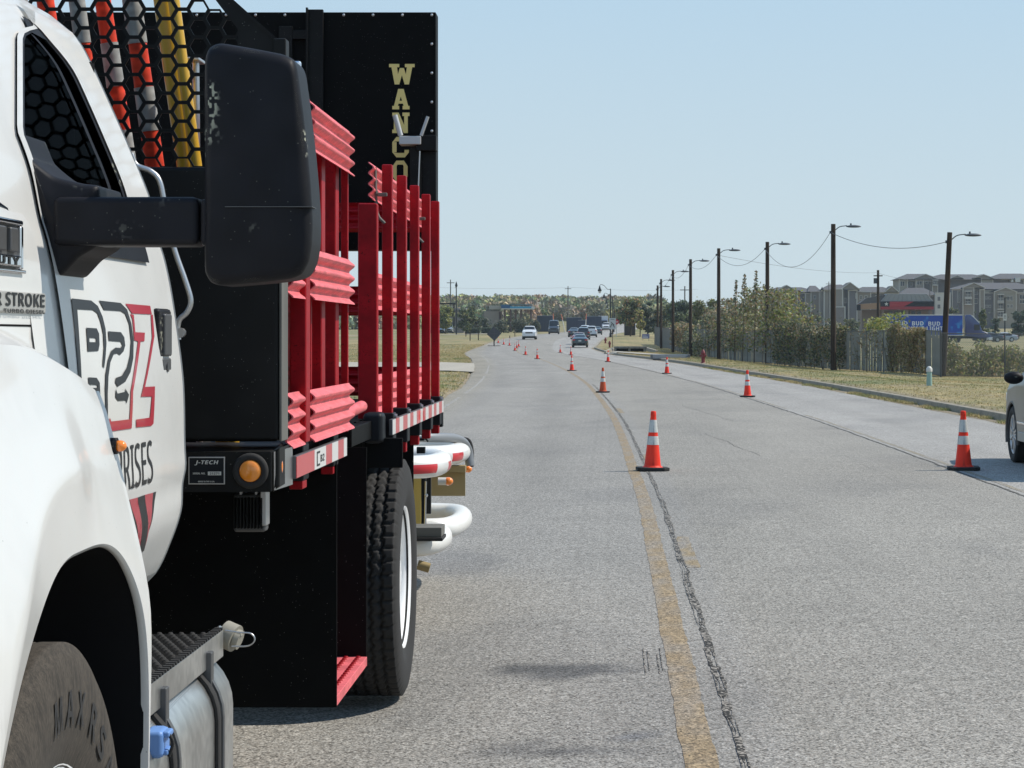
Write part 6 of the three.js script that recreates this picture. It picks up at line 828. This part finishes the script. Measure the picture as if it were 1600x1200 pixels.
// ================================================================ BUILDINGS
const roofMat = std([.095, .09, .09], .9), wallA = std([.25, .21, .165], .85), wallB = std([.14, .125, .122], .85), wallC = std([.29, .255, .195], .85), trimMat = std([.56, .52, .45], .8), brickMat = std([.20, .165, .145], .9);
function building(name, label, D, u0) { const x = px(u0, D), t = thing(name, label, 'apartment block', [x, ground(x, D) - 1, -D]); const X = u => px(u, D) - x, Y = v => py(v, D) - t.position.y; return { t, X, Y, D,
  bay(a, b, vTop, mat, front, depth, wins = []) { const w = part('wall', bx(X(a), X(b), -1, Y(vTop), -front, depth, .01), mat, t); part('corner_trim', [bx(X(a) - .12, X(a) + .15, 0, Y(vTop), -front - .08, -front + .2), bx(X(b) - .15, X(b) + .12, 0, Y(vTop), -front - .08, -front + .2), bx(X(a) - .15, X(b) + .15, Y(vTop) - .1, Y(vTop) + .18, -front - .12, -front + .3)], trimMat, t);
    for (const [wu0, wu1, wv0, wv1] of wins) { const k = part('window', bx(X(wu0), X(wu1), Y(wv1), Y(wv0), -front - .04, -front + .1, .005), M.glassFar, t), e = .11, z0 = -front - .11, z1 = -front + .02; part('frame', [bx(X(wu0) - e, X(wu0), Y(wv1) - e, Y(wv0) + e, z0, z1), bx(X(wu1), X(wu1) + e, Y(wv1) - e, Y(wv0) + e, z0, z1), bx(X(wu0), X(wu1), Y(wv0), Y(wv0) + e, z0, z1), bx(X(wu0), X(wu1), Y(wv1) - e, Y(wv1), z0, z1), bx((X(wu0) + X(wu1)) / 2 - .05, (X(wu0) + X(wu1)) / 2 + .05, Y(wv1), Y(wv0), z0, z1)], trimMat, k); } return w; },
  hip(a, b, vE, vR, front, depth) { const x0 = X(a) - .4, x1 = X(b) + .4, y0 = Y(vE), y1 = Y(vR), z0 = front + .5, z1 = -depth - .5, h = Math.min((x1 - x0) * .3, Math.abs(z1 - z0) * .5), zm = (z0 + z1) / 2; const A = [x0, y0, z0], B = [x1, y0, z0], c = [x1, y0, z1], d = [x0, y0, z1], e = [x0 + h, y1, zm], f = [x1 - h, y1, zm]; const g = new THREE.BufferGeometry(); g.setAttribute('position', new THREE.Float32BufferAttribute([A, B, f, A, f, e, B, c, f, c, d, e, c, e, f, d, A, e, A, c, B, A, d, c].flat(), 3)); g.computeVertexNormals(); part('roof', g, roofMat, t); },
  gable(a, b, vE, vP, front, depth) { const x0 = X(a) - .3, x1 = X(b) + .3, y0 = Y(vE), y1 = Y(vP), xm = (x0 + x1) / 2; part('gable', extrudeXY([[x0 + .35, y0], [x1 - .35, y0], [xm, y1 - .35]], -front - .02, depth), wallA, t); const r = part('gable_roof', [bar(new THREE.Vector3((x0 + xm) / 2, (y0 + y1) / 2, front + .3), new THREE.Vector3((x0 + xm) / 2, (y0 + y1) / 2, -depth), 1, 1)].map(() => { const g = new THREE.BufferGeometry(), z0 = front + .35, z1 = -depth, T = .25, q = [[x0, y0, z0], [xm, y1, z0], [xm, y1, z1], [x0, y0, z1], [x1, y0, z0], [x1, y0, z1], [x0, y0 - T, z0], [xm, y1 - T * 1.3, z0], [x1, y0 - T, z0]]; const f = [[0, 1, 2], [0, 2, 3], [1, 4, 5], [1, 5, 2]]; g.setAttribute('position', new THREE.Float32BufferAttribute(f.flat().flatMap(i => q[i]), 3)); g.computeVertexNormals(); return g; }), roofMat, t); part('barge_board', [bar(new THREE.Vector3(x0, y0 - .1, front + .34), new THREE.Vector3(xm, y1 - .12, front + .34), .08, .25), bar(new THREE.Vector3(xm, y1 - .12, front + .34), new THREE.Vector3(x1, y0 - .1, front + .34), .08, .25)], trimMat, r); },
  balcony(a, b, v0, v1, front, mat = trimMat) {          // slab, side fins and soffit that stand out from the wall, with a glazed door behind
    const x0 = X(a), x1 = X(b), y0 = Y(v1), y1 = Y(v0), o = 1.5, k = part('balcony', [bx(x0 - .2, x1 + .2, y0 - .35, y0, -front - o, -front, .01), bx(x0 - .2, x1 + .2, y1, y1 + .3, -front - o, -front, .01)], trimMat, t);
    part('side_fin', bx(x0 - .2, x0, y0, y1, -front - o + .02, -front, .01), wallA, k); part('side_fin', bx(x1, x1 + .2, y0, y1, -front - o + .02, -front, .01), wallA, k);
    part('rail', [bx(x0, x1, y0 + .85, y0 + .95, -front - o + .04, -front - o + .12), ...[.12, .3, .5, .7, .88].map(q => bx(lerp(x0, x1, q) - .04, lerp(x0, x1, q) + .04, y0, y0 + .87, -front - o + .05, -front - o + .11))], trimMat, k);
    const m = (x0 + x1) / 2; part('glazed_door', bx(m - .8, m + .8, y0, Math.min(y1 - .1, y0 + 2), -front - .05, -front + .05, .005), M.glassFar, k); part('door_frame', [bx(m - .92, m - .8, y0, y0 + 1.95, -front - .09, -front + .02), bx(m + .8, m + .92, y0, y0 + 1.95, -front - .09, -front + .02), bx(m - .05, m + .05, y0, y0 + 1.9, -front - .09, -front + .02)], trimMat, k); } }; }
{
  const A = building('apartment_block', 'beige apartment block with gabled bay and paired windows behind the vine mound', 740, 1240);
  A.bay(1192, 1211, 457, wallB, 0, 14, [[1203, 1206, 460, 463]]); A.bay(1211, 1245, 455.5, wallA, 2.5, 14, [[1217, 1223, 460.5, 468], [1232, 1238.5, 460.5, 468], [1217, 1223, 474, 482], [1232, 1238.5, 475, 482]]); A.bay(1245, 1258, 458.5, wallB, .5, 14); A.bay(1258, 1266, 458.5, wallC, 1, 14); A.bay(1266, 1279, 456, wallA, 3, 14, [[1270.5, 1273, 462, 467]]);
  A.hip(1190, 1282, 456.5, 448, 1, 16); A.gable(1211, 1245, 455, 445.5, 2.6, 8); A.hip(1262, 1281, 456, 446, 3.2, 12); part('belt_course', [bx(A.X(1211), A.X(1245), A.Y(469.5), A.Y(468.8), -2.62, -2.4), bx(A.X(1211), A.X(1245), A.Y(487), A.Y(486), -2.62, -2.4)], trimMat, A.t);
}
{
  const B = building('apartment_block', 'brown apartment block with sunlit corner slots behind the tall pole', 720, 1330);
  B.bay(1287, 1296, 454, wallA, 2, 14); B.bay(1299, 1315, 452, wallA, 3, 14); B.bay(1318, 1325, 452, wallB, 0, 14, [[1319.5, 1322, 466, 473]]); B.bay(1325, 1338, 454, wallB, 2, 14, [[1336, 1337.5, 459, 466]]); B.bay(1338, 1360, 456, wallA, 1, 14, [[1343, 1346, 462, 468], [1351, 1354, 462, 468]]); B.bay(1360, 1404, 458, wallB, 0, 14, [[1368, 1372, 462, 468], [1384, 1388, 462, 468]]); B.bay(1299, 1318, 480, brickMat, 4.5, 4);
  B.hip(1285, 1330, 453, 444, 2.4, 14); B.gable(1312, 1342, 453, 441, 2.4, 10); B.hip(1330, 1406, 457, 447.5, 1, 16); B.gable(1383, 1402, 456, 446.5, 1.4, 8);
}
{
  const K = building('apartment_block', 'large grey apartment block on the rise with long roof above the blue lorry', 800, 1500);
  K.bay(1404, 1417, 436, wallC, 2, 16, [[1406, 1412, 440, 447]]); K.bay(1417, 1430, 439, wallB, 0, 16, [[1422, 1425.5, 441, 447]]); K.bay(1430, 1442, 436, wallA, 2, 16, [[1432, 1439, 439, 445]]); K.bay(1442, 1456, 438, wallB, .5, 16, [[1446, 1450, 439, 443]]); K.bay(1456, 1464, 436, wallA, 2, 16, [[1457, 1462, 439, 444.5]]); K.bay(1464, 1600, 437, wallB, 0, 16); K.bay(1532, 1550, 435, wallC, 2, 10); 
  K.hip(1402, 1470, 436.5, 427, 2.5, 18); K.hip(1440, 1562, 437, 427.5, 2, 20); K.gable(1426, 1464, 436, 428, 2.2, 10); K.gable(1484, 1504, 435, 430, 2.2, 8); K.gable(1520, 1550, 434.5, 428.5, 2.3, 8); K.hip(1545, 1625, 436, 426.5, 2.5, 18); K.balcony(1456, 1463, 438.5, 445, 2.05); part('chimney', [bx(K.X(1584), K.X(1592), K.Y(441), K.Y(434), -3, 2), bx(K.X(1578), K.X(1581), K.Y(441), K.Y(437), -3, 2)], M.offWhite, K.t);
}
{
  const N = building('apartment_block', 'lower front apartment block with three gabled bays and balconies behind the lorry', 760, 1540);
  N.bay(1487, 1503, 453, wallB, 1, 14, [[1495.5, 1499, 455, 472]]); N.bay(1503, 1520, 449.5, wallA, 2.4, 14); N.bay(1520, 1530, 451, wallB, .6, 14, [[1522, 1527, 453, 460], [1522, 1527, 467, 474]]); N.bay(1530, 1537, 453, wallA, 1.5, 14); N.bay(1537, 1552, 458, wallB, .4, 14, [[1539.5, 1542.5, 464, 467], [1544.5, 1547.5, 464, 467], [1539.5, 1542.5, 477, 480], [1544.5, 1547.5, 477, 480]]); N.bay(1552, 1586, 456, wallC, 2.4, 14, [[1572, 1575, 463, 470], [1577, 1580, 463, 470], [1572, 1575, 476, 481], [1577, 1580, 476, 481]]); N.bay(1586, 1625, 458, wallA, .6, 14, [[1593, 1600, 461, 467], [1593, 1600, 469, 474]]);
  for (const [a, b, c, d] of [[1506, 1515, 456, 464], [1506, 1515, 467.5, 475], [1557, 1565, 461, 470], [1557, 1565, 474, 482.5], [1557, 1565, 488, 495]]) N.balcony(a, b, c, d, 2.45);
  N.hip(1485, 1632, 452, 441, 1.2, 15); N.gable(1503, 1536, 449.5, 441.5, 2.6, 9); N.gable(1552, 1586, 456, 449, 2.6, 9); N.bay(1440, 1486, 462, wallB, -2, 12); N.hip(1405, 1466, 461, 449, -1, 14); N.bay(1461, 1484, 458, trimMat, 1.5, 8, [[1464, 1468, 464, 470], [1464, 1468, 476, 482], [1476, 1480, 464, 470]]);
}
// red and black canopy filling station
{
  const D = 480, x = px(1415, D), t = thing('filling_station', 'filling station with ribbed grey roof and red and black fascia behind the lorry', 'filling station', [x, ground(x, D), -D]), X = u => px(u, D) - x, Y = v => py(v, D) - t.position.y;
  part('red_fascia', bx(X(1376), X(1459), Y(483.5), Y(479), -.02, 5, .02), std([.30, .012, .02], .5), t); part('black_fascia', bx(X(1376), X(1459.5), Y(479), Y(471), 0, 5, .02), M.darkPaint, t); part('red_panel', extrudeXY([[X(1390), Y(479)], [X(1412), Y(479)], [X(1428), Y(471.2)], [X(1390), Y(471.2)]], -.06, 0), std([.36, .012, .022], .5), t);
  const star = []; for (let i = 0; i < 10; i++) { const a = i * Math.PI / 5 + Math.PI / 2, r = i % 2 ? .2 : .48; star.push([X(1385) + r * Math.cos(a), Y(475) + r * Math.sin(a)]); } part('star', extrudeXY(star, -.1, -.04), M.offWhite, t);
  part('ribbed_roof', extrudeXY([[X(1376), Y(471)], [X(1459), Y(471)], [X(1449), Y(459)], [X(1386), Y(459)]], .3, 4.5, .05), std([.30, .30, .29], .6, .2), t); for (let i = 0; i < 11; i++) { const u = lerp(1379, 1456, i / 10), m = 1417; part('roof_rib', bar(new THREE.Vector3(X(u), Y(470.8), -.26), new THREE.Vector3(X(lerp(m, u, .77)), Y(459.5), -.26), .1, .06), std([.2, .2, .2], .6), t); }
  part('side_fascia', extrudeXY([[X(1344), Y(483)], [X(1376), Y(483)], [X(1376), Y(473)], [X(1344), Y(475)]], .5, 4.5), std([.34, .20, .11], .6), t); part('side_roof', extrudeXY([[X(1342), Y(475)], [X(1376), Y(472)], [X(1386), Y(460)], [X(1354), Y(466)]], .6, 4.6), roofMat, t); part('shop_wall', [bx(X(1350), X(1455), -.2, Y(484), 4, 9)], std([.20, .15, .12], .8), t); for (let i = 0; i < 6; i++) part('shop_window', bx(X(1392 + i * 9), X(1398 + i * 9), Y(491), Y(486), 3.94, 4.02), M.glassFar, t); for (const u of [1380, 1418, 1455]) part('column', bx(X(u) - .25, X(u) + .25, -.2, Y(483.5), .5, 1, .03), std([.2, .15, .12], .8), t); part('end_sign', bx(X(1339), X(1345), Y(485), Y(476), .3, .6), M.darkPaint, t);
}
// blue canopy filling station on the left
{
  const D = 490, x = px(800, D), t = thing('canopy_station', 'filling station with long blue and white canopy below the left woods', 'filling station', [x, ground(x, D), -D]), X = u => px(u, D) - x, Y = v => py(v, D) - t.position.y;
  part('blue_fascia', bx(X(783), X(797), Y(481.5), Y(477), 0, 6, .02), std([.02, .10, .22], .5), t); part('pale_blue_fascia', bx(X(797), X(831), Y(482), Y(478.6), -.01, 6, .02), std([.06, .30, .45], .5), t); part('white_stripe', bx(X(783), X(831), Y(483.2), Y(481.8), -.02, 6, .02), M.offWhite, t); part('end_roundel', new THREE.CylinderGeometry(.38, .38, .3, 18).rotateX(Math.PI / 2).translate(X(833), Y(481), .1), M.offWhite, t); part('canopy_roof', bx(X(781), X(831), Y(477), Y(475.5), .3, 6), std([.10, .16, .16], .7), t);
  for (const u of [788, 797, 805, 813.5, 829]) part('column', bx(X(u) - .2, X(u) + .2, -.2, Y(483.2), 2, 2.5, .02), std([.12, .08, .07], .8), t); part('shop', [bx(X(755), X(783), -.2, Y(486), 4, 9, .02)], std([.30, .25, .20], .8), t); part('shop_fascia', [bx(X(763), X(784), Y(483), Y(477.5), 3.7, 9.2, .02)], std([.42, .38, .31], .7), t); part('shop_door', bx(X(778), X(781.5), 0, Y(487), 3.9, 4.02), std([.10, .06, .05], .7), t); part('hip_roof', extrudeXY([[X(750), Y(494)], [X(786), Y(494)], [X(778), Y(484)], [X(758), Y(484)]], 4.2, 8.5), std([.2, .18, .15], .8), t);
}
// stall with white canopy, far-left shed
{ const D = 360, x = px(984, D), t = thing('canopy_stall', 'small dark stall with a white striped canopy under the turning tree', 'stall', [x, ground(x, D), -D]), Y = v => py(v, D) - t.position.y; part('canopy', bx(px(974.5, D) - x, px(993.5, D) - x, Y(503), Y(499), -.4, 2, .02), M.offWhite, t); for (let i = 0; i < 9; i++) part('canopy_stripe', bx(lerp(-.9, .9, i / 8) - .05, lerp(-.9, .9, i / 8) + .05, Y(503) + .02, Y(499) - .02, -.42, -.39), std([.33, .32, .29], .7), t); part('counter', bx(-.8, .85, 0, Y(506), 0, 1.5, .02), std([.05, .042, .036], .9), t); for (const a of [-.85, .85]) part('post', bx(a - .05, a + .05, 0, Y(503), -.3, -.2), M.darkSteel, t); }
{ const D = 460, x = px(705, D), t = thing('low_building', 'low white roofed building behind the light green tree', 'building', [x, ground(x, D), -D]), Y = v => py(v, D) - t.position.y; part('wall', bx(-3, 2.6, -.2, Y(485), 0, 6), std([.22, .20, .19], .8), t); part('roof', bx(-3.3, 2.9, Y(485), Y(481.5), -.4, 6.4, .03), std([.24, .24, .25], .7), t); part('white_panel', bx(px(702, D) - x, px(711, D) - x, Y(486), Y(481), -.5, -.42), M.offWhite, t); part('dark_canopy', bx(px(684, D) - x, px(712, D) - x, Y(475.5), Y(473.5), -2, 0), M.matte, t); for (const u of [686, 710]) part('post', bx(px(u, D) - x - .12, px(u, D) - x + .12, -.2, Y(475), -1.2, -1), M.matte, t); part('door', bx(-.5, .5, -.1, 2.2, -.03, .05), M.darkSteel, t); }
renderer.render(scene, camera);
